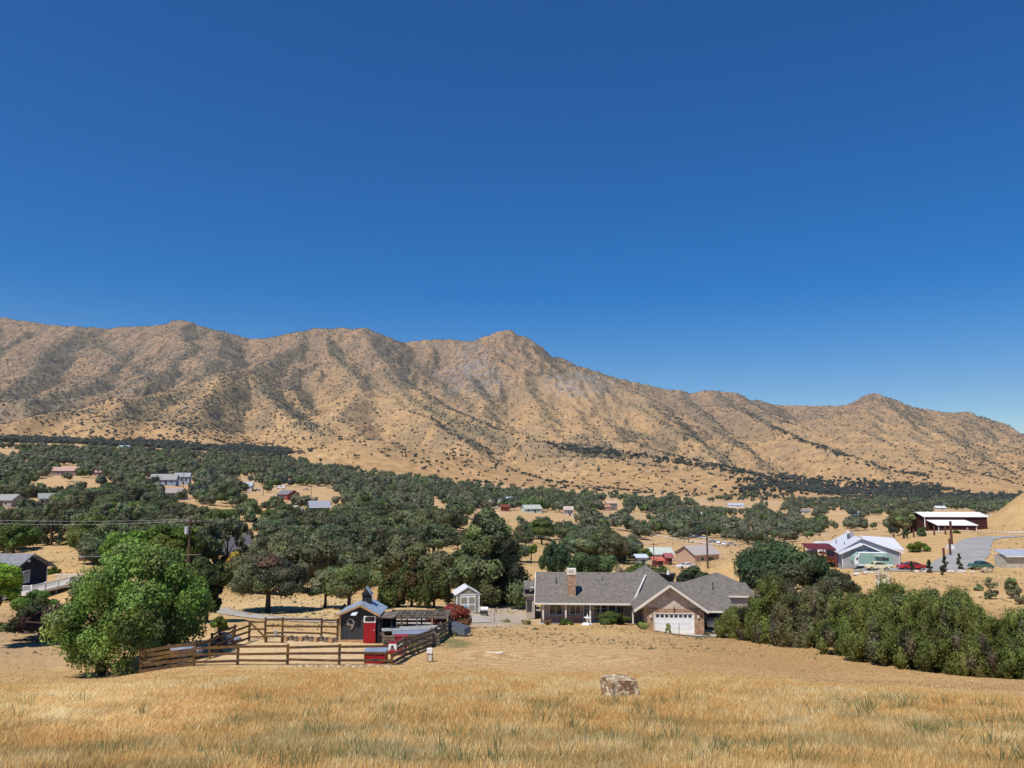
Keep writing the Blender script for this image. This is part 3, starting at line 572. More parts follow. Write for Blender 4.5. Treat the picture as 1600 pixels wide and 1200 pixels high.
def shrubs():
    X, Y, Z, VG, up, pm, qm = MG; rng = np.random.RandomState(33); sh = X.shape
    W_ = np.zeros(sh)
    inside = (np.abs(pm-800) < 860) & (qm > 480)
    area = (Y*1.0)**1  # cell width grows with distance
    def near_line(pts, half):
        p = np.array(pts, float); yy = np.interp(pm, p[:, 0], p[:, 1]); m = (pm > p[0, 0]) & (pm < p[-1, 0]); return np.where(m, np.exp(-((qm-yy)/half)**2), 0)
    hiZ = sstep(2800, 3900, Y+.5*(Z-300))
    W_ += .16*(1-hiZ)*sstep(.0, .5, VG)+.11*(1-hiZ)+.30*sstep(620, 300, pm)*(1-hiZ)*sstep(-.2, .4, fbm(X/170+2, Y/170, 3))+.05*hiZ*sstep(.1, .5, fbm(X/120+2, Y/120, 3))
    lower = sstep(120, 10, Z-BZ)
    W_ += lower*.22*(.5+fbm(X/90, Y/90, 3)).clip(0, 2)
    W_ += .5*sstep(.35, .8, fbm(X/150+9, Y/150, 4)+.35)*(1-hiZ)*sstep(.2, .6, VG)
    band = near_line([(860, 700), (942, 706), (1000, 713), (1100, 728), (1200, 746), (1300, 753), (1400, 760), (1490, 768)], 5)*1.5
    band += near_line([(1150, 762), (1250, 760), (1350, 762), (1450, 770), (1560, 779), (1620, 781)], 10)*1.6
    band += near_line([(-20, 690), (150, 697), (300, 702), (450, 712)], 9)*1.3
    band += near_line([(500, 738), (600, 750), (700, 758), (800, 765)], 5)*1.0
    band += near_line([(1200, 668), (1262, 690), (1317, 715), (1362, 728), (1450, 745)], 5)*.6
    band += near_line([(1050, 640), (1065, 665), (1085, 682)], 6)*.3
    W_ += band
    W_ *= (1-ell(pm, qm, 1560, 765, 90, 9))
    W_ = W_*inside*(Y > 1300); W_ *= area/3000
    pr = (W_/W_.sum()).ravel(); n = 17500
    i = rng.choice(len(pr), n, p=pr); x = X.ravel()[i]+rng.uniform(-5, 5, n); y = Y.ravel()[i]+rng.uniform(-5, 5, n); z = Z.ravel()[i]-1
    s = rng.uniform(4.0, 9.0, n)*(1+.5*(band.ravel()[i] > .4)); base = np.tile(np.array((0.072, 0.082, 0.058)), (n, 1))*(rng.uniform(.7, 1.4, n))[:, None]
    o = scatter_mass('hillside_oaks', np.stack([x, y, z], 1), s, base, per=16, seed=8, size=.16); tag(o, 'small dark oaks and shrubs dotted over the golden hillsides', 'hillside trees', kind='stuff')
    # fine chaparral
    W2 = (.35+1.2*VG+.6*hiZ+.9*sstep(.1, .5, fbm(X/70, Y/70, 4)))*inside*up*area/3000; W2 *= (1-.85*np.clip(ell(pm, qm, 900, 640, 130, 50, .6)+ell(pm, qm, 590, 650, 90, 45, .5)+ell(pm, qm, 1350, 700, 200, 45, .6), 0, 1))
    pr = (W2/W2.sum()).ravel(); n = 90000; i = rng.choice(len(pr), n, p=pr)
    c = np.stack([X.ravel()[i]+rng.uniform(-8, 8, n), Y.ravel()[i]+rng.uniform(-8, 8, n), Z.ravel()[i]], 1); s = rng.uniform(1.6, 4.2, n)
    oct_v = np.array([(1, 0, 0), (0, 1, 0), (-1, 0, 0), (0, -1, 0), (0, 0, 1.0)]); oct_f = np.array([(0, 1, 4), (1, 2, 4), (2, 3, 4), (3, 0, 4)])
    V = (c[:, None]+oct_v[None]*s[:, None, None]*rng.uniform(.7, 1.3, (n, 5, 1))).reshape(-1, 3); Fc = (oct_f[None]+(np.arange(n)*5)[:, None, None]).reshape(-1, 3)
    cc = np.array((0.075, 0.078, 0.055))*rng.uniform(.6, 1.6, n)[:, None]; rk = rng.rand(n) < .18*hiZ.ravel()[i]; cc[rk] = (.30, .28, .26)
    o = link('chaparral', mesh_mi('chaparral', V, Fc, [M_leaf], None, np.repeat(cc, 5, 0))); tag(o, 'fine dark chaparral and pale rocks speckling the mountain slopes', 'chaparral', kind='stuff')
# ------------------------------------------------------------------ grass
M_grass = mat('dry_grass', None, 0.75, 0.1, 3, spec=0.2, attr=True, detail=2, trans=.35)
def grass():
    rng = np.random.RandomState(3)
    def blades(name, n, y0, y1, hgt, wid, pal, lean, label, cat, filt=None, gam=1.6, tint=None, upw=0.0):
        Yb = y0+(y1-y0)*rng.rand(n)**gam if gam else rng.uniform(y0, y1, n)
        Xb = rng.uniform(-.74, .74, n)*(Yb+1.5); Zb = base_z(Xb, Yb); px, py = proj(Xb, Yb, Zb)
        if filt is not None:
            m = filt(Xb, Yb, px, py, rng); Xb, Yb, Zb, px, py = Xb[m], Yb[m], Zb[m], px[m], py[m]
        n = len(Xb); p = np.stack([Xb, Yb, Zb-.03], 1)
        n1 = fbm(Xb/1.6, Yb/2.4, 4); n2 = fbm(Xb/7+3, Yb/7, 3); n3 = fbm(Xb/.6, Yb/.6, 2)
        h = hgt*(1+.45*n1+.35*n2)*rng.uniform(.6, 1.35, n); 
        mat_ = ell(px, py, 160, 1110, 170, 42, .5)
        h = h*(1-.25*mat_)*(.35+.65*sstep(-1, 9, TALL(px)-Yb) if hgt > .2 else 1)
        la = rng.uniform(0, 6.283, n); le = h*lean*rng.uniform(.2, 1.3, n)*(1+1.6*mat_)
        tip = p+np.stack([np.cos(la)*le+.35*le, np.sin(la)*le, h], 1)
        w_ = wid*rng.uniform(.6, 1.4, n)*(1+Yb/50); wa = rng.uniform(-.9, .9, n); wv = np.stack([np.cos(wa), np.sin(wa), 0*wa], 1)*w_[:, None]
        mid = p+(tip-p)*.55+np.stack([0*h, 0*h, h*.1], 1)
        V = np.stack([p-wv*.5, p+wv*.5, mid+wv*.45, mid-wv*.45, tip], 1).reshape(-1, 3)
        b = (np.arange(n)*5)[:, None]; Fc = np.concatenate([b+np.array([0, 1, 2]), b+np.array([0, 2, 3]), b+np.array([3, 2, 4])])
        pal = np.array(pal); t = (n1*.6+n2*.55+n3*.35+.52+rng.normal(size=n)*.26).clip(0, .999)*(len(pal)-1); i0 = t.astype(int); f = (t-i0)[:, None]
        c = pal[i0]*(1-f)+pal[np.minimum(i0+1, len(pal)-1)]*f
        if tint is not None:
            g_ = tint(Xb, Yb, px, py, rng)[:, None]; c = c*(1-g_)+np.array((.34, .29, .12))*g_
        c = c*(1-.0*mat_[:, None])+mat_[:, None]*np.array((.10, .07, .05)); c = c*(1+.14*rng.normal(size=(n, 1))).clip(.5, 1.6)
        o = link(name, mesh_mi(name, V, Fc, [M_grass], None, np.repeat(c, 5, 0).clip(.01, .9))); tag(o, label, cat, kind='stuff'); return n
    pal = [(0.62, 0.37, 0.13), (0.70, 0.455, 0.17), (0.77, 0.53, 0.20), (0.83, 0.62, 0.28), (0.87, 0.73, 0.43)]
    tallf = lambda X, Y, px, py, r: Y < TALL(px)+fbm(X/3, Y/3, 3)*5+1.2*r.normal(size=len(px))
    greenish = lambda X, Y, px, py, r: (sstep(.05, .4, fbm(X/3+7, Y/3, 3)+.25*sstep(26, 16, Y))*.45*sstep(40, 24, Y))
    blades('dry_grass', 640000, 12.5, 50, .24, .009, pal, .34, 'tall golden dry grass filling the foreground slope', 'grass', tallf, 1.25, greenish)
    blades('stubble', 170000, 38, 92, .06, .02, [(0.42, 0.25, 0.115), (0.50, 0.33, 0.155), (0.60, 0.43, 0.22)], .8, 'short mown stubble between the tall grass and the house', 'grass', lambda X, Y, px, py, r: (Y > TALL(px)-1) & (r.rand(len(px)) < .8) & ((px > 640) | (py > 1040) | (px < 200)), 1.3)
    # green tufts: clusters of upright stalks
    cen = []
    for _ in range(240):
        Y = rng.uniform(14, 30)**1.0; X = rng.uniform(-.35, .70)*Y if rng.rand() < .93 else rng.uniform(-.7, -.2)*Y
        if fbm(np.array([X/5.]), np.array([Y/5.]), 2)[0] > -.08: cen.append((X, Y))
    cen = np.array(cen); k = 15; n = len(cen)*k; ci = np.repeat(np.arange(len(cen)), k); sp = .10
    X = cen[ci, 0]+rng.normal(size=n)*sp; Y = cen[ci, 1]+rng.normal(size=n)*sp; Z = base_z(X, Y); hh = (.42+.22*rng.rand(len(cen)))[ci]*rng.uniform(.55, 1.1, n)
    dx = (X-cen[ci, 0])*2.2+rng.normal(size=n)*.05; p = np.stack([X, Y, Z], 1); tip = p+np.stack([dx, rng.normal(size=n)*.08, hh], 1); wv = np.stack([np.full(n, .009), 0*X, 0*X], 1)
    mid = p*.45+tip*.55; V = np.stack([p-wv, p+wv, mid+wv*.8, mid-wv*.8, tip], 1).reshape(-1, 3); b = (np.arange(n)*5)[:, None]; Fc = np.concatenate([b+np.array([0, 1, 2]), b+np.array([0, 2, 3]), b+np.array([3, 2, 4])])
    c = np.array((.22, .24, .10))*rng.uniform(.7, 1.4, n)[:, None]
    o = link('green_weeds', mesh_mi('green_weeds', V, Fc, [M_grass], None, np.repeat(c, 5, 0))); tag(o, 'green weed tufts standing in the dry foreground grass', 'weeds', kind='stuff')
    # green weeds beside the timber run
    n = 9000; px = rng.normal(690, 26, n).clip(640, 730); yy = 62+(px-650)*.16+rng.normal(size=n)*2.2; xx = (px-800)/F*(yy*CP-13*SP); zz = base_z(xx, yy); hh = rng.uniform(.15, .55, n)
    p = np.stack([xx, yy, zz], 1); tip = p+np.stack([rng.normal(size=n)*.15, rng.normal(size=n)*.1, hh], 1); wv = np.stack([np.full(n, .05), 0*xx, 0*xx], 1); V = np.stack([p-wv, p+wv, tip], 1).reshape(-1, 3)
    c = np.array((.14, .17, .05))*rng.uniform(.5, 1.5, n)[:, None]; o = link('roadside_weeds', mesh_mi('roadside_weeds', V, np.arange(n*3).reshape(-1, 3), [M_grass], None, np.repeat(c, 3, 0))); tag(o, 'green weeds along the foot of the timber run', 'weeds', kind='stuff')
    # low dry tussocks over the bare ground
    n = 26000; Y = 60*np.exp(rng.rand(n)*math.log(450/60)); X = rng.uniform(-.7, .7, n)*Y; Z = base_z(X, Y); px, py = proj(X, Y, Z); m = (fbm(X/12, Y/12, 3) > -.12) & ~((py > 985) & (px > 200) & (px < 700)) & ~((px > 690) & (px < 850) & (Y < 100) & (Y > 82)) & ~((px > 1380) & (px < 1545) & (Y > 138) & (Y < 208)); X, Y, Z = X[m], Y[m], Z[m]; n = len(X)
    s_ = rng.uniform(.05, .16, n)*(.6+Y/130)*np.where(rng.rand(n) < .1, 1.6, 1); oct_v = np.array([(1, 0, 0), (0, 1, 0), (-1, 0, 0), (0, -1, 0), (0.1, 0, .8)]); oct_f = np.array([(0, 1, 4), (1, 2, 4), (2, 3, 4), (3, 0, 4)])
    V = (np.stack([X, Y, Z], 1)[:, None]+oct_v[None]*s_[:, None, None]*rng.uniform(.5, 1.4, (n, 5, 1))).reshape(-1, 3); c = np.array((.40, .28, .13))*rng.uniform(.6, 1.5, n)[:, None]; g2 = rng.rand(n) < .22; c[g2] = np.array((.15, .15, .07))
    o = link('dry_tussocks', mesh_mi('dry_tussocks', V, (oct_f[None]+(np.arange(n)*5)[:, None, None]).reshape(-1, 3), [M_grass], None, np.repeat(c, 5, 0))); tag(o, 'low dry tussocks and weeds dotted over the bare tan ground', 'ground cover', kind='stuff')
#==PART3==
# ------------------------------------------------------------------ builders for made things
class MB:
    def __init__(s): s.v = []; s.f = []
    def poly(s, pts):
        n = len(s.v); s.v += [tuple(p) for p in pts]; s.f.append(tuple(range(n, n+len(pts)))); return s
    def ext(s, pts, d):
        n = len(s.v); k = len(pts); s.v += [tuple(p) for p in pts]+[tuple(np.add(p, d)) for p in pts]
        s.f.append(tuple(range(n, n+k))); s.f.append(tuple(range(n+2*k-1, n+k-1, -1)))
        for i in range(k): j = (i+1) % k; s.f.append((n+i, n+k+i, n+k+j, n+j))
        return s
    def box(s, x0, x1, y0, y1, z0, z1): return s.ext([(x0, y0, z0), (x1, y0, z0), (x1, y1, z0), (x0, y1, z0)], (0, 0, z1-z0))
    def beam(s, p, q, w=.1, h=.1):
        p = Vector(p); q = Vector(q); d = (q-p).normalized(); a = d.cross(Vector((0, 0, 1)));
        if a.length < .05: a = Vector((1, 0, 0))
        a.normalize(); b = a.cross(d).normalized(); a *= w/2; b *= h/2
        return s.ext([p-a-b, p+a-b, p+a+b, p-a+b], q-p)
    def cyl(s, p, q, r, n=10, r2=None):
        p = Vector(p); q = Vector(q); d = (q-p).normalized(); a = d.cross(Vector((0, 0, 1)))
        if a.length < .05: a = Vector((1, 0, 0))
        a.normalize(); b = d.cross(a); r2 = r if r2 is None else r2; k = len(s.v)
        for c, rr in ((p, r), (q, r2)):
            for i in range(n): t = i*2*math.pi/n; s.v.append(tuple(c+a*math.cos(t)*rr+b*math.sin(t)*rr))
        s.f.append(tuple(range(k+n-1, k-1, -1))); s.f.append(tuple(range(k+n, k+2*n)))
        for i in range(n): j = (i+1) % n; s.f.append((k+i, k+j, k+n+j, k+n+i))
        return s
    def sph(s, c, r, jit=0, seed=0, sc=(1, 1, 1)):
        k = len(s.v); rr = np.random.RandomState(seed); V = IV2*(1+jit*rr.normal(size=(len(IV2), 1)))
        s.v += [tuple(np.array(c)+v*r*np.array(sc)) for v in V]; s.f += [tuple(int(i)+k for i in f) for f in IF2]; return s
    def build(s, name, m, parent=None, loc=None, rz=0, smooth=False):
        me = bpy.data.meshes.new(name); me.from_pydata(s.v, [], s.f)
        bm = bmesh.new(); bm.from_mesh(me); bmesh.ops.recalc_face_normals(bm, faces=bm.faces); bm.to_mesh(me); bm.free()
        me.materials.append(m)
        if smooth: me.polygons.foreach_set('use_smooth', [True]*len(me.polygons))
        o = link(name, me, parent, loc); o.rotation_euler = (0, 0, rz); return o
def thing(name, label, cat, loc, rz=0, group=None, kind=None):
    o = link(name, None, None, loc); o.rotation_euler = (0, 0, rz); tag(o, label, cat, group, kind); return o
def cc_(c): return '%02x%02x%02x' % tuple(int(max(0, min(1, v))*255) for v in c)
def paint(c, rough=.6, **k): return mat('paint_'+cc_(c)+'_%d' % int(rough*100), c, rough, k.pop('var', .10), k.pop('scale', 1.5), **k)
# brick/shingle style material
def shingle(name, c1, c2, mortar, w=.3, h=.14, rough=.9, off=.5, ms=.02, vec='Object', rot=None):
    if name in MATS: return MATS[name]
    m = bpy.data.materials.new(name); m.use_nodes = True; N = m.node_tree.nodes; L = m.node_tree.links; b = N['Principled BSDF']; b.inputs['Roughness'].default_value = rough; b.inputs['Specular IOR Level'].default_value = .2
    tc = N.new('ShaderNodeTexCoord'); mp = N.new('ShaderNodeMapping'); L.new(tc.outputs['Object'], mp.inputs[0]); mp.inputs['Location'].default_value = (13.1, .03, .03)
    if rot: mp.inputs['Rotation'].default_value = rot
    br = N.new('ShaderNodeTexBrick'); br.inputs['Color1'].default_value = (*c1, 1); br.inputs['Color2'].default_value = (*c2, 1); br.inputs['Mortar'].default_value = (*mortar, 1); br.inputs['Scale'].default_value = 1; br.inputs['Brick Width'].default_value = w; br.inputs['Row Height'].default_value = h; br.inputs['Mortar Size'].default_value = ms; br.offset = off
    L.new(mp.outputs[0], br.inputs['Vector']); nz = N.new('ShaderNodeTexNoise'); nz.inputs['Scale'].default_value = 2.5; nz.inputs['Detail'].default_value = 8; L.new(tc.outputs['Object'], nz.inputs['Vector'])
    mr = N.new('ShaderNodeMapRange'); mr.inputs['From Min'].default_value = .3; mr.inputs['From Max'].default_value = .7; mr.inputs['To Min'].default_value = .75; mr.inputs['To Max'].default_value = 1.25; L.new(nz.outputs[0], mr.inputs['Value'])
    h_ = N.new('ShaderNodeHueSaturation'); L.new(br.outputs['Color'], h_.inputs['Color']); L.new(mr.outputs[0], h_.inputs['Value']); L.new(h_.outputs[0], b.inputs['Base Color'])
    MATS[name] = m; return m
M_shing = shingle('asphalt_shingle', (.17, .148, .125), (.215, .19, .16), (.10, .09, .08), .32, .16)
M_stone = shingle('cobble_stone', (.40, .20, .10), (.50, .36, .24), (.22, .15, .10), .34, .22, off=.37, ms=.03, rot=(R(90), 0, 0))
M_side = shingle('lap_siding_beige', (.60, .49, .39), (.61, .50, .40), (.38, .30, .24), 40, .2, ms=.02, rot=(R(90), 0, 0))
M_cream = paint((.74, .68, .58)); M_white = paint((.80, .80, .78), .5); M_taupe = paint((.42, .36, .30), .8); M_glass = mat('glass', (.03, .035, .045), .08, .1, 1, spec=.8)
M_black = paint((.025, .027, .03), .7); M_dark = paint((.05, .045, .04), .8); M_rub = mat('rubber', (.02, .02, .02), .8); M_chrome = mat('chrome', (.6, .6, .62), .25, metal=1.0)
M_wood = mat('old_wood', (.15, .085, .03), .85, .4, 3, col2=(.09, .055, .04), scale2=1.2); M_wood2 = mat('grey_wood', (.11, .085, .065), .9, .4, 3, col2=(.20, .16, .12), scale2=1.5); M_tanw = mat('tan_wood', (.42, .27, .14), .8, .3, 4)
M_conc = mat('concrete', (.46, .42, .37), .9, .15, 1.2); M_metal = mat('galvanised', (.50, .56, .62), .35, .12, 1.5, metal=.6, spec=.5); M_rock = mat('rock', (.27, .17, .09), .9, .7, 8.0, bump=1.0, col2=(.50, .42, .29), scale2=3.6)
M_gravel = mat('gravel', (.40, .36, .31), .95, .35, 9, spec=.1); M_asph = mat('old_asphalt', (.33, .32, .30), .95, .15, .5, col2=(.28, .27, .25), scale2=.25)
# --- cars
PROF = {
 'beetle': ([(-2.05,.35),(-2.05,.65),(-1.85,.95),(-1.35,1.02),(-1.15,.98),(-.9,.98),(1.05,.95),(1.5,.98),(1.9,.80),(2.05,.55),(2.05,.32)], [(-.95,.95),(-.62,1.42),(-.1,1.52),(.55,1.48),(1.05,1.25),(1.5,.98)], 1.55, .32, (-1.25, 1.3)),
 'sedan': ([(-2.35,.35),(-2.38,.62),(-2.2,.80),(-1.0,.93),(1.6,.98),(2.25,.95),(2.35,.7),(2.3,.35)], [(-1.15,.92),(-.35,1.38),(.75,1.42),(1.75,.98)], 1.8, .33, (-1.45, 1.45)),
 'suv': ([(-2.3,.4),(-2.35,.8),(-2.1,1.05),(-1.1,1.12),(2.2,1.12),(2.3,.9),(2.3,.4)], [(-1.2,1.1),(-.6,1.7),(2.0,1.72),(2.22,1.1)], 1.85, .36, (-1.45, 1.4)),
 'pickup': ([(-2.7,.45),(-2.72,.9),(-2.5,1.1),(-1.3,1.15),(2.65,1.15),(2.68,.5)], [(-1.35,1.12),(-.8,1.75),(.55,1.77),(.75,1.12)], 1.9, .38, (-1.75, 1.7)),
 'box': ([(-3.2,.5),(-3.25,1.2),(-2.9,1.5),(-2.6,2.6),(3.2,2.75),(3.25,.5)], [(-2.9,1.6),(-2.72,2.3),(-1.6,2.3),(-1.6,1.6)], 2.3, .4, (-2.1, 1.9)),
}
def car(name, kind, col, loc, rz, label, cat='car', group=None, small=False):
    body, cab, W, wr, ax = PROF[kind]; P_ = paint(col, .3, var=.03, spec=.6)
    o = thing(name, label, cat, loc, rz, group)
    m = MB(); m.ext([(x, -W/2, z) for x, z in body], (0, W, 0)); bo = m.build('body', P_, o)
    if not small:
        bm = bmesh.new(); bm.from_mesh(bo.data); bmesh.ops.bevel(bm, geom=list(bm.edges), offset=.09, segments=2, affect='EDGES', clamp_overlap=True); bm.to_mesh(bo.data); bm.free()
    i = .14
    if kind != 'box':
        k = len(cab); m = MB(); n0 = [(x, -W/2+.06+i*(z-cab[0][1])/.6, z) for x, z in cab]; n1 = [(x, -y, z) for x, y, z in n0]
        m.poly(n0); m.poly(n1)
        for j in range(k-1): m.poly([n0[j], n0[j+1], n1[j+1], n1[j]])
        m.build('cabin', P_, o)
        cx_ = sum(c[0] for c in cab)/k; cz_ = (min(c[1] for c in cab)+max(c[1] for c in cab))/2
        m = MB()
        for s in (-1, 1):
            a = [(cx_+(x-cx_)*.84, s*(W/2-.045-i*(z-cab[0][1])/.6), cz_+(z-cz_)*.66+.03) for x, z in cab]
            m.poly(a)
        m.build('side_window', M_glass, o)
        (x0, z0), (x1, z1) = cab[0], cab[1]; t = lambda u: (x0+(x1-x0)*u-.02, z0+(z1-z0)*u+.012); a, b = t(.12), t(.9); y = W/2-.2
        MB().poly([(a[0], -y, a[1]), (a[0], y, a[1]), (b[0], y-.08, b[1]), (b[0], -y+.08, b[1])]).build('windscreen', M_glass, o)
    else:
        m = MB()
        for s in (-1, 1): m.poly([(x, s*(W/2+.01), z) for x, z in cab]); m.poly([(x, s*(W/2+.01), z) for x, z in [(-.6, 1.5), (-.6, 2.1), (.8, 2.1), (.8, 1.5)]])
        m.build('side_window', M_glass, o)
    for xx in ax:
        for s in (-1, 1):
            w_ = MB().cyl((xx, s*(W/2-.2), wr), (xx, s*(W/2+.02), wr), wr, 14).build('wheel', M_rub, o)
            if not small: MB().cyl((xx, s*(W/2+.02), wr), (xx, s*(W/2+.035), wr), wr*.55, 12).build('rim', M_chrome, w_)
    if not small:
        for s in (-1, 1): MB().sph((body[1][0]+.02, s*(W/2-.3), body[1][1]), .12, sc=(.5, 1, 1)).build('headlight', M_chrome, o, smooth=True)
        MB().box(body[0][0]-.06, body[0][0]+.08, -W/2+.1, W/2-.1, .36, .48).build('bumper', M_chrome, o)
    return o
# --- simple house for the valley
def hit(px, py, y0=100, y1=1500):
    Ys = np.exp(np.linspace(math.log(y0), math.log(y1), 260)); x = (px-800)/F*(Ys*CP-20*SP)
    for _ in range(2): z = base_z(x, Ys); x = (px-800)/F*(Ys*CP+z*SP)
    q = proj(x, Ys, z)[1]; i = np.where(q <= py)[0]; i = i[0] if len(i) else 259
    return float(x[i]), float(Ys[i]), float(z[i])
def fhouse(name, px, py, wpx, d, h, rz, roof, wall, label, cat='house', rise=None, win=3, Y=None, flat=False, trim=None, door=True, lmk=None):
    x, y, z = hit(px, py) if Y is None else g(px, Y)
    w = size(wpx, y)/max(.4, abs(math.cos(rz))); z -= .2
    o = thing(name, label, cat, (x, y, z), rz); rise = rise or d*.24; W2, D2 = w/2, d/2; h += .2
    M = paint(wall, .85); m = MB().box(-W2, W2, -D2, D2, -1.5, h)
    if not flat: m.ext([(-W2, -D2, h), (-W2, D2, h), (-W2, 0, h+rise)], (w, 0, 0))
    wl = m.build('wall', M, o); e = .5; Rm = paint(roof, .8)
    if flat: MB().ext([(-W2-e, -D2-e, h+.1), (W2+e, -D2-e, h+.1), (W2+e, D2+e, h+.1+rise), (-W2-e, D2+e, h+.1+rise)], (0, 0, .2)).build('roof', Rm, o)
    else:
        dz = rise*e/D2
        r_ = MB().ext([(-W2-e, -D2-e, h+.03-dz), (W2+e, -D2-e, h+.03-dz), (W2+e, 0, h+.03+rise), (-W2-e, 0, h+.03+rise)], (0, 0, .18)).ext([(-W2-e, 0, h+.03+rise), (W2+e, 0, h+.03+rise), (W2+e, D2+e, h+.03-dz), (-W2-e, D2+e, h+.03-dz)], (0, 0, .18)).build('roof', Rm, o)
        if trim: MB().beam((-W2-e, -D2-e-.04, h+.05-dz), (W2+e, -D2-e-.04, h+.05-dz), .08, .24).build('fascia', paint(trim), o)
    for i in range(win):
        u = -W2+w*(i+.75)/(win+.5)
        f = MB().box(u-.75, u+.75, -D2-.05, -D2-.002, h*.38, h*.78).build('window', M_white, o); MB().box(u-.65, u+.65, -D2-.07, -D2-.052, h*.38+.1, h*.78-.1).build('pane', M_glass, f)
    if door: MB().box(-.5+w*.12, .5+w*.12, -D2-.06, -D2-.002, .1, 2.15).build('door', M_dark, o)
    if lmk: LMK.append((px, py-6, lmk))
    return o
# ------------------------------------------------------------------ drives and pads draped over the ground
def strip(name, pts, m, lift=.05, nx=8, sub=8):
    """pts: list of (x, y, half width) in metres on the ground"""
    P_ = []
    for i in range(len(pts)-1):
        for k in range(sub): t = k/sub; P_.append([pts[i][j]*(1-t)+pts[i+1][j]*t for j in range(3)])
    P_.append(pts[-1]); V = []
    for i, p in enumerate(P_):
        a = P_[max(0, i-1)]; b = P_[min(len(P_)-1, i+1)]; d = Vector((b[0]-a[0], b[1]-a[1])).normalized(); n = (-d.y, d.x)
        for j in range(nx+1): t = (j/nx*2-1)*p[2]*(1+.05*math.sin(i*1.7)); V.append((p[0]+n[0]*t, p[1]+n[1]*t))
    V = np.array(V); Z = base_z(V[:, 0], V[:, 1])+lift
    o = mesh_np(name, np.column_stack([V, Z]), gridf(len(P_), nx+1), m, smooth=True); tag(o, kind='structure'); return o
def gp(px, Y, hw): x, y, z = g(px, Y); return (x, y, hw)
strip('gravel_drive', [gp(330, 93, 1.9), gp(370, 88, 1.9), gp(430, 82, 1.9), gp(500, 77.5, 2.0), gp(560, 78, 2.2), gp(640, 84, 2.2), gp(700, 89, 2.5), gp(760, 90, 3.5)], M_gravel, .06)
strip('concrete_apron', [gp(1020, 88.4, 1.0), gp(1060, 88.2, 1.2), gp(1100, 87.6, 1.6), gp(1150, 87.4, 1.6)], M_conc, .10)
strip('knoll_drive', [gp(1595, 206, 2.0), gp(1555, 203, 2.2), gp(1528, 192, 3.2), gp(1520, 178, 3.6), gp(1513, 163, 3.8), gp(1495, 150, 4.2), gp(1465, 142, 3.5), gp(1420, 141, 2.6), gp(1370, 142, 2.6), gp(1335, 144, 2.4)], M_asph, .10, 12)
strip('barn_track', [gp(1440, 222, 1.5), gp(1500, 221, 1.6), gp(1550, 218, 1.8), gp(1610, 212, 2.0)], mat('pale_track', (.55, .46, .35), .95, .15, .6), .08)
strip('valley_road', [gp(955, 445, 3), gp(1010, 432, 3), gp(1060, 415, 4), gp(1110, 400, 5), gp(1160, 395, 4)], mat('pale_track', (.55, .46, .35)), .12)
strip('street', [gp(60, 120, 2.5), gp(95, 121, 2.6), gp(130, 123, 2.6)], M_asph, .12)
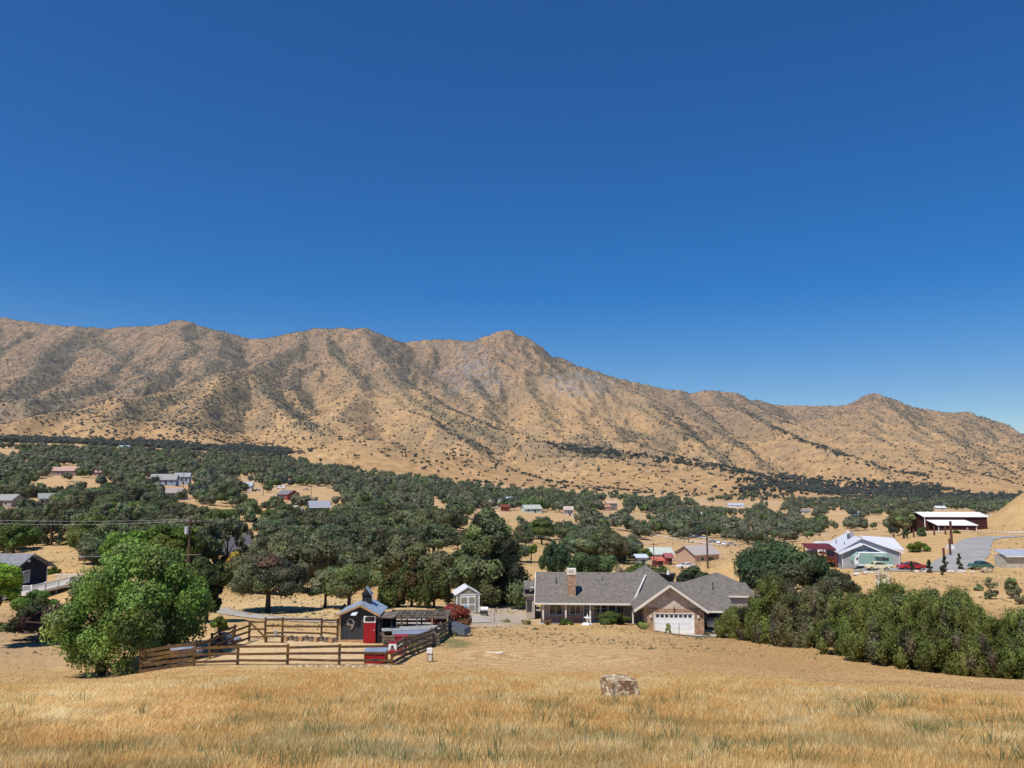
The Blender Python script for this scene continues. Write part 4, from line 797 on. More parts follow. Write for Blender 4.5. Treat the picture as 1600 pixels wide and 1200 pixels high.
# ------------------------------------------------------------------ the ranch house
def ranch():
    x, y, z = g(1053, 90); z = z-.05
    H = thing('ranch_house', 'beige ranch house with long grey shingle roof, stone chimney and white garage door', 'house', (x, y, z), R(-3))
    # garage wing
    MB().box(-2.97, -2.25, -.12, .0, 0, 2.75).box(2.3, 3.35, -.12, 0, 0, 2.75).box(-2.25, 2.3, -.12, 0, 2.32, 2.75).build('stone_veneer', M_stone, H)
    w = MB().box(-2.95, 3.3, .02, 6.5, 0, 2.74).ext([(-3.75, .01, 2.75), (3.3, .01, 2.75), (3.3, .01, 2.78), (-.4, .01, 5.15), (-3.75, .01, 2.9)], (0, .3, 0)); w.build('garage_wall', M_side, H)
    d = MB().box(-2.15, 2.2, -.06, -.01, 0, 2.2).build('garage_door', M_white, H)
    m = MB()
    for k in (.55, 1.1, 1.65): m.box(-2.15, 2.2, -.068, -.062, k-.012, k+.012)
    m.build('panel_groove', paint((.5, .5, .5)), d)
    for k in range(8): MB().box(-2.0+k*.52, -1.62+k*.52, -.075, -.063, 1.78, 2.08).build('window_pane', M_glass, d)
    MB().box(-2.25, -2.15, -.14, -.01, 0, 2.3).box(2.2, 2.3, -.14, -.01, 0, 2.3).box(-2.15, 2.2, -.14, -.01, 2.2, 2.3).build('door_frame', M_cream, H)
    MB().cyl((-.5, -.03, 4.25), (-.5, .0, 4.25), .3, 16).build('gable_vent', M_taupe, H)
    for xx in (-2.6, 2.75): MB().box(xx-.08, xx+.08, -.28, -.13, 1.75, 2.05).build('wall_lamp', M_white, H)
    MB().cyl((.05, -.2, 2.95), (.05, -.2, 2.35), .05, 6).build('door_lantern', M_dark, H)
    ap, zr = -.4, 5.3
    r_ = MB().ext([(ap, -.65, zr), (-4.45, -.65, 2.5), (-4.45, 4.1, 2.5), (ap, 10.5, zr)], (0, 0, .16)).ext([(ap, -.65, zr), (3.75, -.65, 2.42), (3.75, 4.5, 2.42), (ap, 10.5, zr)], (0, 0, .16)).build('garage_roof', M_shing, H)
    MB().beam((ap, -.70, zr+.05), (-4.5, -.70, 2.52), .09, .26).beam((ap, -.70, zr+.05), (3.8, -.70, 2.45), .09, .26).beam((3.8, -.7, 2.42), (3.8, .6, 2.42), .08, .22).build('rake_board', M_cream, r_)
    MB().beam((-4.0, 4.5, 2.85), (-1.9, 9.8, 5.28), .22, .03).build('valley_flashing', paint((.5, .49, .47)), r_)
    # main block
    MB().box(-15.1, -3.0, 6.2, 15, 0, 2.62).ext([(-15.1, 6.2, 2.62), (-15.1, 15, 2.62), (-15.1, 10.5, 5.0)], (.3, 0, 0)).build('wall', M_taupe, H)
    MB().box(-15.3, -3.9, 4.1, 6.2, -.5, .14).build('porch_floor', M_conc, H)
    rf = MB().ext([(-15.8, 3.9, 2.5), (-3.9, 3.9, 2.5), (-3.0, 6.4, 3.15), (-15.8, 6.4, 3.15)], (0, 0, .15)).ext([(-15.8, 6.4, 3.15), (-3.2, 6.4, 3.15), (-.4, 10.5, 5.32), (-15.8, 10.5, 5.32)], (0, 0, .15)).ext([(-15.8, 10.5, 5.32), (2, 10.5, 5.32), (2, 16, 2.4), (-15.8, 16, 2.4)], (0, 0, .15)).build('main_roof', M_shing, H)
    MB().beam((-15.85, 3.86, 2.55), (-4.3, 3.86, 2.55), .09, .2).build('gutter', M_cream, rf)
    MB().beam((-15.84, 3.9, 2.55), (-15.84, 6.4, 3.2), .08, .2).beam((-15.84, 6.4, 3.2), (-15.84, 10.5, 5.36), .08, .2).build('rake_board', M_cream, rf)
    for xx in (-14.8, -12.1, -9.2, -4.15): MB().box(xx-.09, xx+.09, 4.15, 4.33, .14, 2.5).build('porch_post', M_cream, H)
    m = MB().beam((-14.8, 4.24, 1.0), (-9.6, 4.24, 1.0), .06, .07)
    for k in range(52): m.box(-14.8+k*.1, -14.77+k*.1, 4.22, 4.26, .14, .97)
    m.build('porch_railing', mat('rail_brown', (.09, .04, .03)), H)
    for a, b, z0, z1 in ((-14.1, -12.5, .85, 2.15), (-6.9, -6.1, .85, 2.2), (-5.9, -5.0, .85, 2.2), (-11.6, -10.2, .9, 2.0)):
        f = MB().box(a, b, 6.12, 6.19, z0, z1).build('window', M_white, H); MB().box(a+.08, (a+b)/2-.03, 6.10, 6.118, z0+.08, z1-.08).box((a+b)/2+.03, b-.08, 6.10, 6.118, z0+.08, z1-.08).build('pane', M_glass, f)
    for a, b in ((-9.95, -9.1), (-8.8, -7.9), (-7.85, -7.1)):
        f = MB().box(a, b, 6.12, 6.19, .14, 2.25).build('patio_door', M_white, H); m = MB()
        for i in range(2):
            for j in range(4): m.box(a+.1+i*(b-a-.15)/2, a+.05+(i+1)*(b-a-.1)/2, 6.10, 6.118, .3+j*.47, .72+j*.47)
        m.build('pane', M_glass, f)
    # chimney
    MB().box(-11.85, -10.85, 5.8, 6.7, 2.9, 5.72).build('chimney', M_stone, H)
    c = MB().box(-11.9, -10.8, 5.75, 6.75, 5.72, 6.42).build('chimney_cap', M_cream, H); MB().box(-11.68, -11.42, 5.72, 5.748, 5.98, 6.25).box(-11.36, -11.1, 5.72, 5.748, 5.98, 6.25).build('flue_opening', M_taupe, c)
    # right wing with the carport
    MB().box(3.35, 3.6, .8, 7.2, 0, 2.35).box(3.6, 12.0, 7.0, 7.3, 0, 3.4).box(6.75, 7.0, 4.4, 7.0, 0, 3.3).box(7.0, 9.9, 4.4, 4.65, 0, 3.35).box(9.7, 9.9, 4.65, 12, 0, 3.3).build('wing_wall', M_taupe, H)
    MB().box(6.7, 6.95, .9, 1.15, 0, 2.35).build('carport_post', M_taupe, H)
    MB().box(3.6, 9.7, .6, 7.0, -.4, .03).build('carport_slab', M_conc, H)
    rw = MB().ext([(2.6, .6, 2.28), (7.1, .6, 2.28), (7.1, 4.1, 3.46), (-.3, 4.1, 3.46)], (0, 0, .15)).ext([(-.3, 4.1, 3.46), (10.3, 4.1, 3.46), (9.9, 7.5, 4.58), (-.3, 7.5, 4.58)], (0, 0, .15)).ext([(-.3, 7.5, 4.58), (9.9, 7.5, 4.58), (10.3, 14, 2.4), (-.3, 14, 2.4)], (0, 0, .15)).build('wing_roof', M_shing, H)
    MB().beam((3.85, .56, 2.33), (7.15, .56, 2.33), .08, .2).build('fascia', M_cream, rw); MB().beam((7.15, 4.06, 3.52), (10.35, 4.06, 3.52), .08, .2).build('fascia', M_cream, rw)
    def pyr(cx, cy, ap, s, zb, sy): MB().poly([(cx-s, cy-sy, zb), (cx+s, cy-sy, zb), (cx, cy, ap)]).poly([(cx+s, cy-sy, zb), (cx+s, cy+sy, zb), (cx, cy, ap)]).poly([(cx+s, cy+sy, zb), (cx-s, cy+sy, zb), (cx, cy, ap)]).poly([(cx-s, cy+sy, zb), (cx-s, cy-sy, zb), (cx, cy, ap)]).build('hip_roof', M_shing, H)
    pyr(-1.6, 13, 6.15, 5.2, 2.5, 4.9); pyr(7.6, 12.5, 5.35, 3.6, 3.6, 4.0)
    MB().box(-17.0, -15.9, 8.5, 14.5, 0, 2.7).build('side_wing', M_taupe, H); MB().box(-17.3, -15.85, 8.2, 14.8, 3.6, 3.75).ext([(-17.3, 8.2, 2.7), (-15.85, 8.2, 2.7), (-15.85, 11, 4.2), (-17.3, 11, 4.2)], (0, 0, .12)).build('side_roof', M_shing, H)
    MB().box(-16.9, -16.3, 8.42, 8.49, .9, 2.2).build('side_window', M_glass, H)
    MB().cyl((-16.3, 8.9, 3.5), (-16.5, 8.8, 3.7), .4, 14, .12).build('satellite_dish', M_white, H)
    MB().cyl((1.0, 10.4, 5.3), (1.0, 10.3, 5.75), .22, 10, .1).build('roof_dish', M_white, H)
    for a, b in ((-13.2, 8.2), (-7.4, 9.0), (5.6, 5.6)): MB().cyl((a, b, 3.6), (a, b, 5.0), .06, 8).build('roof_vent', M_dark, H)
    LMK.append((950, 930, 'the ranch house'))
    c, s = math.cos(R(-3)), math.sin(R(-3)); lx, ly = 5.1, 4.4
    car('parked_van', 'suv', (.55, .56, .56), (x+lx*c-ly*s, y+lx*s+ly*c, z+.05), R(85), 'pale silver vehicle parked in the dark carport of the ranch house', 'van')
ranch()
# fountain, garden shed and things on the gravel
def yard():
    x, y, z = g(918, 92.6); o = thing('garden_fountain', 'white tiered garden fountain in front of the porch', 'fountain', (x, y, z-.05))
    MB().cyl((0, 0, 0), (0, 0, .25), .75, 16, .6).build('basin', M_white, o); MB().cyl((0, 0, .25), (0, 0, .8), .14, 10).build('pedestal', M_white, o)
    MB().cyl((0, 0, .75), (0, 0, .9), .2, 14, .45).build('bowl', M_white, o); MB().cyl((0, 0, .9), (0, 0, 1.3), .12, 10, .03).build('finial', M_white, o)
    x, y, z = g(731, 96); z -= .05; o = thing('garden_shed', 'grey green garden shed with white cross-trimmed double doors on the gravel yard', 'shed', (x, y, z), R(11)); LMK.append((731, 935, 'the garden shed'))
    sg = paint((.27, .25, .18), .8); MB().box(-1.37, 1.37, 0, 3.2, 0, 2.2).ext([(-1.37, 0, 2.2), (1.37, 0, 2.2), (0, 0, 2.98)], (0, 3.2, 0)).build('wall', sg, o)
    rm = mat('shed_roof', (.62, .62, .62), .5, .1)
    MB().ext([(-1.6, -.12, 2.09), (-.95, -.12, 2.47), (-.95, 3.3, 2.47), (-1.6, 3.3, 2.09)], (0, 0, .06)).ext([(-.95, -.12, 2.47), (0, -.12, 3.02), (0, 3.3, 3.02), (-.95, 3.3, 2.47)], (0, 0, .06)).ext([(1.6, -.12, 2.09), (.95, -.12, 2.47), (.95, 3.3, 2.47), (1.6, 3.3, 2.09)], (0, 0, .06)).ext([(.95, -.12, 2.47), (0, -.12, 3.02), (0, 3.3, 3.02), (.95, 3.3, 2.47)], (0, 0, .06)).build('roof', rm, o)
    MB().box(-1.42, -1.3, -.03, -.002, 0, 2.15).box(1.3, 1.42, -.03, -.002, 0, 2.15).box(-1.3, 1.3, -.03, -.002, 2.13, 2.22).build('corner_trim', M_white, o)
    for s in (-1, 1):
        a, b = (-.92, -.02) if s < 0 else (.02, .92); d = MB().box(a, b, -.05, -.004, .08, 2.02).build('door', M_white, o)
        for z0, z1 in ((.2, .95), (1.1, 1.88)): MB().ext([(a+.18, -.062, z0), (b-.18, -.062, z0), (b-.09, -.062, z0+.1), (b-.09, -.062, z1-.1), (b-.18, -.062, z1), (a+.18, -.062, z1), (a+.09, -.062, z1-.1), (a+.09, -.062, z0+.1)], (0, .01, 0)).build('door_panel', sg, d)
    x, y, z = g(727, 94); o = thing('crate', 'small dark crate under the blue ball by the shed doors', 'crate', (x, y, z)); MB().box(-.32, .32, -.3, .3, 0, .04).box(-.32, .32, -.3, -.26, .04, .4).box(-.32, .32, .26, .3, .04, .4).box(-.32, -.28, -.26, .26, .04, .4).box(.28, .32, -.26, .26, .04, .4).box(-.28, .28, -.26, .26, .3, .36).build('box', M_dark, o)
    b = MB().sph((0, 0, 0), .33).build('blue_ball', mat('blue_vinyl', (.10, .36, .55), .4), loc=(x, y, z+.68), smooth=True); tag(b, 'round pale blue ball in front of the shed doors', 'ball')
    x, y, z = g(757, 95); o = thing('barbecue', 'dark barbecue cart with a pale lid right of the shed', 'barbecue', (x, y, z)); MB().box(-.4, .4, -.25, .25, .15, .7).build('body', M_dark, o); MB().cyl((-.42, 0, .72), (.42, 0, .72), .28, 12).build('lid', M_white, o)
    for s in (-1, 1): MB().cyl((s*.35, -.27, .1), (s*.35, .27, .1), .1, 10).build('wheel', M_rub, o)
    for px, Y, lab in ((772, 86, 'leftmost thin stake, at the edge of the field below the gravel yard'), (848, 82, 'thin stake in the field below the left end of the porch'), (925, 80, 'thin stake in the field below the white fountain'), (1061, 78, 'thin dark stake in the field below the white garage door'), (1187, 72, 'rightmost thin stake, in the field in front of the junipers')):
        x, y, z = g(px, Y); tag(MB().cyl((0, 0, -.3), (.03, 0, 1.35 if px > 1000 else 1.0), .025, 6).box(-.05, .05, -.012, .012, .9, .98).build('fence_stake', M_dark, loc=(x, y, z)), lab, 'stake', 'thin stakes across the field')
    x, y, z = g(772, 54.5); tag(MB().beam((-.55, .1, .12), (.1, 0, .06), .09, .06).beam((.1, 0, .06), (.6, -.05, .1), .22, .08).build('timber_offcut', M_cream, loc=(x, y, z)), 'pale timber offcut lying on the mown field', 'wood')
yard()
# boulder
def boulder():
    x, y, z = g(967, 30.6); rr = np.random.RandomState(4); bm = bmesh.new(); bmesh.ops.create_icosphere(bm, subdivisions=5, radius=1)
    for v in bm.verts:
        p = v.co; c = Vector((max(-.72, min(.72, p.x*1.1)), max(-.7, min(.7, p.y)), max(-.6, min(.56, p.z)))); n = float(fbm(np.array([p.x*2+p.z*1.3+4]), np.array([p.y*2-p.z*1.7]), 5)[0]); st = math.floor(p.z*6)/6*.05*math.sin(p.x*7)
        c = c*(1+.16*n); c.x += st; v.co = Vector((c.x*.80-.0+.1*c.z*-1, c.y*.7, c.z*.68+.46))
    me = bpy.data.meshes.new('boulder'); bm.to_mesh(me); bm.free(); me.materials.append(M_rock); o = link('boulder', me, None, (x, y, z-.05)); tag(o, 'squarish lichen-pale brown boulder alone in the golden grass', 'boulder'); o.rotation_euler = (0, R(4), .3)
boulder()
# ------------------------------------------------------------------ coop and pens
def fence(name, pts, hgt, rails, label, m=M_wood, pw=.13, rh=.14, group=None, brace=None):
    """pts (px, Y): posts standing on the ground"""
    g0 = [g(*p) for p in pts]; o = thing(name, label, 'fence', g0[0], 0, group); o0 = Vector(g0[0]); q = [Vector(p)-o0 for p in g0]
    for p in q: MB().box(p.x-pw/2, p.x+pw/2, p.y-pw/2, p.y+pw/2, p.z-.3, p.z+hgt+.06).build('post', m, o)
    for i in range(len(q)-1):
        for k in range(rails):
            h = hgt*(k+.55)/rails if rails > 3 else hgt*(k+1)/rails-.08
            d = (q[i+1]-q[i]).normalized(); nrm = Vector((d.y, -d.x, 0))*.09
            MB().beam(q[i]+Vector((0, 0, h+.04*(((i*7+k*3) % 5)/2-1)))+nrm, q[i+1]+Vector((0, 0, h+.04*(((i*5+k*2) % 5)/2-1)))+nrm, .045, rh).build('rail', m, o)
    return o
def pens():
    fence('rail_fence', [(303, 48.6), (371, 48.3), (449, 48.2), (530, 48.2), (612, 48.6)], 1.15, 3, 'long front rail fence of three brown boards facing the golden grass')
    fence('rail_fence', [(612, 48.7), (630, 52.5), (674, 58.5), (688, 62), (706, 68)], 1.3, 4, 'dark plank fence climbing back to the right beside the timber run', M_wood2, rh=.2)
    fence('rail_fence', [(414, 61), (441, 61.2), (502, 61.4), (527, 61.6)], 1.45, 3, 'rear rail fence left of the black coop, behind the row of stumps')
    fence('rail_fence', [(302, 50.5), (327, 52), (345, 54), (363, 56), (389, 59)], 1.2, 3, 'rail fence sloping up from the plank pen to the braced gate')
    fence('rail_fence', [(330, 54.5), (342, 56.5), (366, 58.5)], 1.2, 2, 'short reddish rail fence behind the sloping one beside the bright shrub')
    fence('plank_pen', [(219, 49), (262, 49), (303, 48.9)], 1.4, 5, 'dark brown five-board plank pen in the shade of the light green tree', rh=.19)
    # gate
    x, y, z = g(401, 60); o = thing('farm_gate', 'braced wooden gate between the sloping fence and the rear fence', 'gate', (x, y, z))
    for s in (-.6, .6): MB().box(s-.05, s+.05, -.05, .05, .02, 1.35).build('stile', M_wood, o)
    for h in (.2, .75, 1.28): MB().beam((-.6, -.07, h), (.6, -.07, h), .04, .11).build('rail', M_wood, o)
    MB().beam((-.6, -.12, 1.35), (.6, -.12, .25), .04, .12).build('brace', M_wood, o)
    x, y, z = g(428, 58.5); o = thing('wooden_bench', 'low wooden bench in front of the rear rail fence', 'bench', (x, y, z)); MB().box(-.75, .75, -.2, .2, .42, .48).build('seat', M_wood, o)
    for s in (-.6, .6): MB().box(s-.06, s+.06, -.18, .18, 0, .42).build('leg', M_wood, o)
    x, y, z = g(430, 58.4); tag(MB().cyl((0, 0, 0), (0, 0, .3), .11, 10, .14).cyl((0, 0, .3), (0, 0, .33), .15, 10).build('bucket', M_metal, loc=(x, y, z+.49)), 'small grey bucket on the low wooden bench', 'bucket')
    for k in range(11):
        px = 446+k*7.8; x, y, z = g(px, 59.6+.3*math.sin(k*2)); tag(MB().cyl((-.13, -.1, .0), (.13, -.1, .0), .001).cyl((0, -.22, .16), (0.04, .22, .17), .17+.03*math.sin(k*3.1), 9).build('log', M_tanw if k % 3 == 0 else M_wood2, loc=(x, y, z)), '%s log in the row under the rear rail fence' % ['first', 'second', 'third', 'fourth', 'fifth', 'sixth', 'seventh', 'eighth', 'ninth', 'tenth', 'last'][k]+', counted from the gate', 'log', 'logs in a row')
    for k in range(16):
        px = 462+k*9.6+4*math.sin(k*5); x, y, z = g(px, 47.3+.25*math.sin(k*3.3)); r_ = .11+.08*abs(math.sin(k*2.2))
        nm = 'first second third fourth fifth sixth seventh eighth ninth tenth eleventh twelfth thirteenth fourteenth fifteenth last'.split()[k]
        tag(MB().sph((0, 0, .03), r_, .14, k, (1.4, 1, .6)).build('stone', M_rock, loc=(x, y, z)), '%s edging stone from the left along the foot of the front rail fence' % nm, 'stone', 'stones along the front fence')
    # coop
    x, y, z = g(560, 60); z -= .03; o = thing('chicken_coop', 'black board coop with shiny metal roof, cupola and red door', 'coop', (x, y, z)); LMK.append((560, 970, 'the black coop'))
    bl = mat('black_boards', (.045, .05, .055), .75, .35, 14, stretch=(1, 1, .03)); wb = MB().box(-1.4, 1.3, 0, 3.2, .25, 2.1).ext([(-1.4, 0, 2.1), (1.3, 0, 2.1), (.15, 0, 2.68)], (0, 3.2, 0))
    for k in range(14): wb.box(-1.36+k*.19, -1.33+k*.19, -.02, -.002, .27, 2.08)
    wb.build('wall', bl, o)
    MB().box(-1.42, .42, -.06, -.021, 0, .26).box(-1.5, -1.34, -.08, -.022, 0, 2.1).build('wood_trim', M_tanw, o)
    MB().box(-1.4, 1.3, 0, 3.2, 0, .24).build('base', M_wood, o)
    rf = MB().ext([(.15, -.35, 2.82), (-1.75, -.35, 2.02), (-1.75, 3.5, 2.02), (.15, 3.5, 2.82)], (0, 0, .04)).ext([(.15, -.35, 2.82), (1.62, -.35, 2.05), (1.62, 3.5, 2.05), (.15, 3.5, 2.82)], (0, 0, .04))
    for k in range(9): rf.beam((.15, -.3+k*.46, 2.875), (-1.75, -.3+k*.46, 2.075), .05, .03).beam((.15, -.3+k*.46, 2.875), (1.62, -.3+k*.46, 2.105), .05, .03)
    rf = rf.build('roof', M_metal, o); MB().beam((.15, -.38, 2.80), (-1.78, -.38, 2.0), .05, .14).beam((.15, -.38, 2.80), (1.65, -.38, 2.03), .05, .14).build('rake_board', M_tanw, rf)
    cu = MB().box(-.05, .6, 1.4, 1.95, 2.5, 3.35).build('cupola', M_black, o); MB().ext([(-.12, 1.3, 3.35), (.66, 1.3, 3.35), (.66, 1.3, 3.42), (.25, 1.3, 3.85), (-.12, 1.3, 3.42)], (0, .7, 0)).build('cupola_top', M_black, cu); MB().beam((.22, 1.65, 3.93), (.72, 1.65, 3.3), .8, .04).build('cupola_panel', M_metal, cu)
    d = MB().box(.38, 1.28, -.09, -.022, .03, 1.5).build('door', mat('red_paint', (.30, .012, .018), .5, .15, 8, stretch=(1, 1, .1)), o); MB().box(.38, 1.28, -.10, -.022, 1.52, 2.0).build('door_top', M_white, d); MB().ext([(.52, -.112, 1.6), (1.14, -.112, 1.6), (1.19, -.112, 1.66), (1.19, -.112, 1.87), (1.14, -.112, 1.93), (.52, -.112, 1.93), (.47, -.112, 1.87), (.47, -.112, 1.66)], (0, .01, 0)).build('door_window', M_black, d); MB().sph((1.18, -.13, .95), .04).build('door_handle', M_chrome, d)
    sp = MB().ext([(-.55, -.45, 2.08), (-.15, -.45, 2.08), (-.02, -.25, 2.35), (-.42, -.25, 2.35)], (0, .01, .03)).build('solar_panel', paint((.18, .24, .34), .3), o)
    m = MB(); rr = np.random.RandomState(2)
    for k in range(40):
        t = rr.rand()*6.28; m.sph((-.62+.24*math.cos(t)+rr.normal()*.03, -.06, 1.55+.24*math.sin(t)+rr.normal()*.03), .035+.02*rr.rand())
    for k in range(8): m.sph((-.5+rr.normal()*.05, -.07, 1.25-k*.03), .04)
    w_ = m.build('wreath', mat('twigs', (.22, .16, .12), .8, .6, 30, col2=(.6, .5, .45), scale2=18)); w_.location = (x, y, z); tag(w_, 'twig wreath hanging on the black coop wall beside the red door', 'wreath')
    # side frames right of the coop
    x2, y2, z2 = g(601, 60); o = thing('timber_lean_to', 'open dark timber lean-to against the right side of the coop', 'lean-to', (x2, y2, z2))
    for a in (-.45, .5):
        for b in (0, 1.9): MB().box(a-.06, a+.06, b-.06, b+.06, -.1, 1.9).build('post', M_black, o)
    MB().box(-.6, .75, -.3, 2.2, 1.9, 1.97).build('roof', M_wood2, o); MB().box(-.4, .45, .05, .09, .1, .75).build('panel', M_dark, o); MB().beam((-.45, -.02, .8), (.5, -.02, .1), .05, .1).beam((-.45, -.02, .8), (.5, -.02, .8), .05, .08).build('brace', M_wood2, o); MB().box(-.4, .45, 1.85, 1.9, 0, 1.85).build('back_panel', M_black, o)
    # far run with battened mesh roof
    x3, y3, z3 = g(655, 67); o = thing('timber_run', 'long low timber animal run with battened mesh roof behind the grey roofed pen', 'pen', (x3, y3, z3)); L_, D_ = 5.0, 3.4
    for a in np.linspace(-L_/2, L_/2, 5):
        for b in (-D_/2, D_/2): MB().box(a-.06, a+.06, b-.06, b+.06, -.2, 1.45).build('post', M_wood2 if a < 1 else M_tanw, o)
    for b in (-D_/2, -.6, .6, D_/2): MB().beam((-L_/2-.1, b, 1.5), (L_/2+.1, b, 1.5), .08, .14).build('roof_beam', M_wood2, o)
    for a in np.linspace(-L_/2, L_/2, 6): MB().beam((a, -D_/2, 1.59), (a, D_/2, 1.59), .07, .03).build('roof_batten', M_wood2, o)
    MB().box(-L_/2+.02, L_/2-.02, -D_/2+.02, D_/2-.02, 1.41, 1.425).build('mesh_roof', mat('wire_mesh', (.10, .09, .08), .9, .4, 8), o)
    MB().box(-L_/2-1.0, -L_/2+.1, -D_/2, D_/2-.8, 1.66, 1.70).build('plywood_sheet', M_tanw, o)
    for h in (.25, .6, .95): MB().beam((-L_/2, D_/2+.08, h), (L_/2, D_/2+.08, h), .04, .18).build('plank', M_wood2, o)
    x4, y4, z4 = g(642, 59.5); o = thing('grey_roofed_pen', 'low plank pen with grey and shiny sheet roof in front of the timber run', 'pen', (x4, y4, z4), R(12)); L_, D_ = 3.9, 2.6
    for a in (-L_/2, 0, L_/2):
        for b in (-D_/2, D_/2): MB().box(a-.06, a+.06, b-.06, b+.06, -.3, 1.0).build('post', M_wood2, o)
    for k in range(5):
        MB().box(-L_/2, L_/2, -D_/2-.1, -D_/2-.065, .05+k*.2, .19+k*.2).build('plank', M_wood2, o); MB().box(-L_/2-.1, -L_/2-.065, -D_/2, D_/2, .05+k*.2, .19+k*.2).build('plank', M_wood2, o)
    MB().box(-L_/2-.2, L_/2+.2, -.1, D_/2+.1, 1.05, 1.08).build('weathered_roof', mat('weathered_sheet', (.30, .30, .29), .7, .3, 2), o); MB().box(-L_/2+.5, L_/2-.3, -D_/2-.1, -.15, 1.02, 1.05).build('shiny_roof', M_metal, o)
    x5, y5, z5 = g(626, 54); o = thing('red_cabinet', 'dark red cabinet with open shelf behind the warning sign', 'cabinet', (x5, y5, z5), R(8)); rp = mat('dull_red', (.26, .03, .04), .7, .3, 4)
    MB().box(-.4, .4, .3, .36, 0, 1.25).box(-.4, -.34, -.3, .3, 0, 1.25).box(.34, .4, -.3, .3, 0, 1.25).box(-.34, .34, -.3, .3, 0, .5).box(-.45, .45, -.36, .42, 1.25, 1.3).box(-.34, .34, -.34, -.3, .98, 1.25).build('case', rp, o); MB().beam((-.34, -.31, .52), (.34, -.31, 1.0), .03, .06).build('brace', M_white, o); MB().sph((.1, 0, .62), .1).build('feed_tin', M_white, o)
    x6, y6, z6 = g(588, 49.4); o = thing('nest_box', 'low red nest box with grey lid behind the front rail fence', 'box', (x6, y6, z6), R(-5)); MB().box(-.62, .62, -.4, .4, 0, .72).build('box', mat('red_paint', (.30, .012, .018)), o); MB().ext([(-.7, -.5, .72), (.7, -.5, .72), (.7, .5, .92), (-.7, .5, .92)], (0, 0, .04)).build('lid', M_metal, o); MB().box(-.66, -.6, -.43, -.401, 0, .72).box(.6, .66, -.43, -.401, 0, .72).box(-.03, .03, -.43, -.401, 0, .72).build('trim', mat('dull_red', (.26, .03, .04)), o)
    # sign
    x7, y7, z7 = g(613, 48.3); o = thing('warning_sign', 'white and red warning sign fixed at the front fence corner', 'sign', (x7, y7, z7)); MB().box(-.24, .24, -.06, -.04, .72, 1.42).build('board', M_white, o); MB().box(-.24, .24, -.07, -.061, 1.27, 1.42).box(-.24, .24, -.07, -.061, .72, .86).build('red_band', mat('red_paint', (.30, .012, .018)), o); MB().ext([(-.1, -.07, .98), (.1, -.07, .98), (.04, -.07, 1.18), (-.08, -.07, 1.15)], (0, .008, 0)).build('emblem', M_dark, o); MB().box(-.04, .04, -.03, .05, -.2, 1.42).build('post', M_wood, o)
    m = MB()
    for k in range(3): m.box(-.17, .17, -.068, -.062, .88+k*.03, .895+k*.03)
    m.build('text_lines', mat('red_paint', (.30, .012, .018)), o)
    x8, y8, z8 = g(672, 50.5); o = thing('beehive_box', 'small white box on a thin-legged stand in the grass', 'box', (x8, y8, z8)); MB().box(-.2, .14, -.16, .16, .55, .82).build('box', M_white, o)
    for a in (-.14, .14):
        for b in (-.12, .12): MB().box(a-.015, a+.015, b-.015, b+.015, 0, .55).build('leg', M_wood, o)
    MB().box(-.12, .12, -.12, .12, .1, .45).build('meter', paint((.6, .58, .5)), o)
    x9, y9, z9 = g(174, 52); o = thing('wooden_ladder', 'short bare wooden ladder frame beside the light green tree trunk', 'ladder', (x9, y9, z9))
    for s in (-.3, .3): MB().box(s-.035, s+.035, -.03, .03, 0, .95).build('rail', M_tanw, o)
    for h in (.25, .6, .88): MB().box(-.27, .27, -.025, .025, h-.03, h+.03).build('rung', M_tanw, o)
    xa, ya, za = g(714, 66); o = thing('covered_trailer', 'dark grey tarp-covered low trailer beside the red bush', 'trailer', (xa, ya, za), R(-18)); MB().ext([(-.95, -.6, .25), (.95, -.6, .2), (.8, -.5, .62), (-.6, -.4, .95), (-.9, -.45, .9)], (0, 1.4, 0)).build('tarp', paint((.09, .10, .12), .6), o); MB().beam((-.9, -.62, .2), (1.2, -.62, .15), .06, .08).build('frame', M_dark, o)
    for s in (-.65, .85): MB().cyl((.1, s, .2), (.1, s-.1, .2), .22, 12).build('wheel', M_rub, o)
    for i, (px, Y, lab) in enumerate([(285, 50.2, 'blue grey plastic sheet heap behind the dark plank pen'), (350, 57, 'grey blue covered heap behind the sloping rail fence')]):
        xb, yb, zb = g(px, Y); tag(MB().sph((0, 0, .9 if i == 0 else .5), .6, .1, i, (1.6, 1, .5)).sph((.7, .1, .85 if i == 0 else .45), .4, .1, i+3, (1.3, 1, .5)).cyl((0, 0, 0), (0, 0, .9), .3, 8).build('covered_heap', paint((.22, .25, .30), .6, var=.4, scale=4), loc=(xb, yb, zb), smooth=True), lab, 'heap')
    xb, yb, zb = g(42, 70); tag(MB().sph((0, 0, .3), .55, .08, 5, (1, 1, .9)).build('grey_boulder', mat('grey_rock', (.2, .2, .2), .8, .3, 4), loc=(xb, yb, zb)), 'round grey rock under the purple-leaved tree', 'rock')
pens()
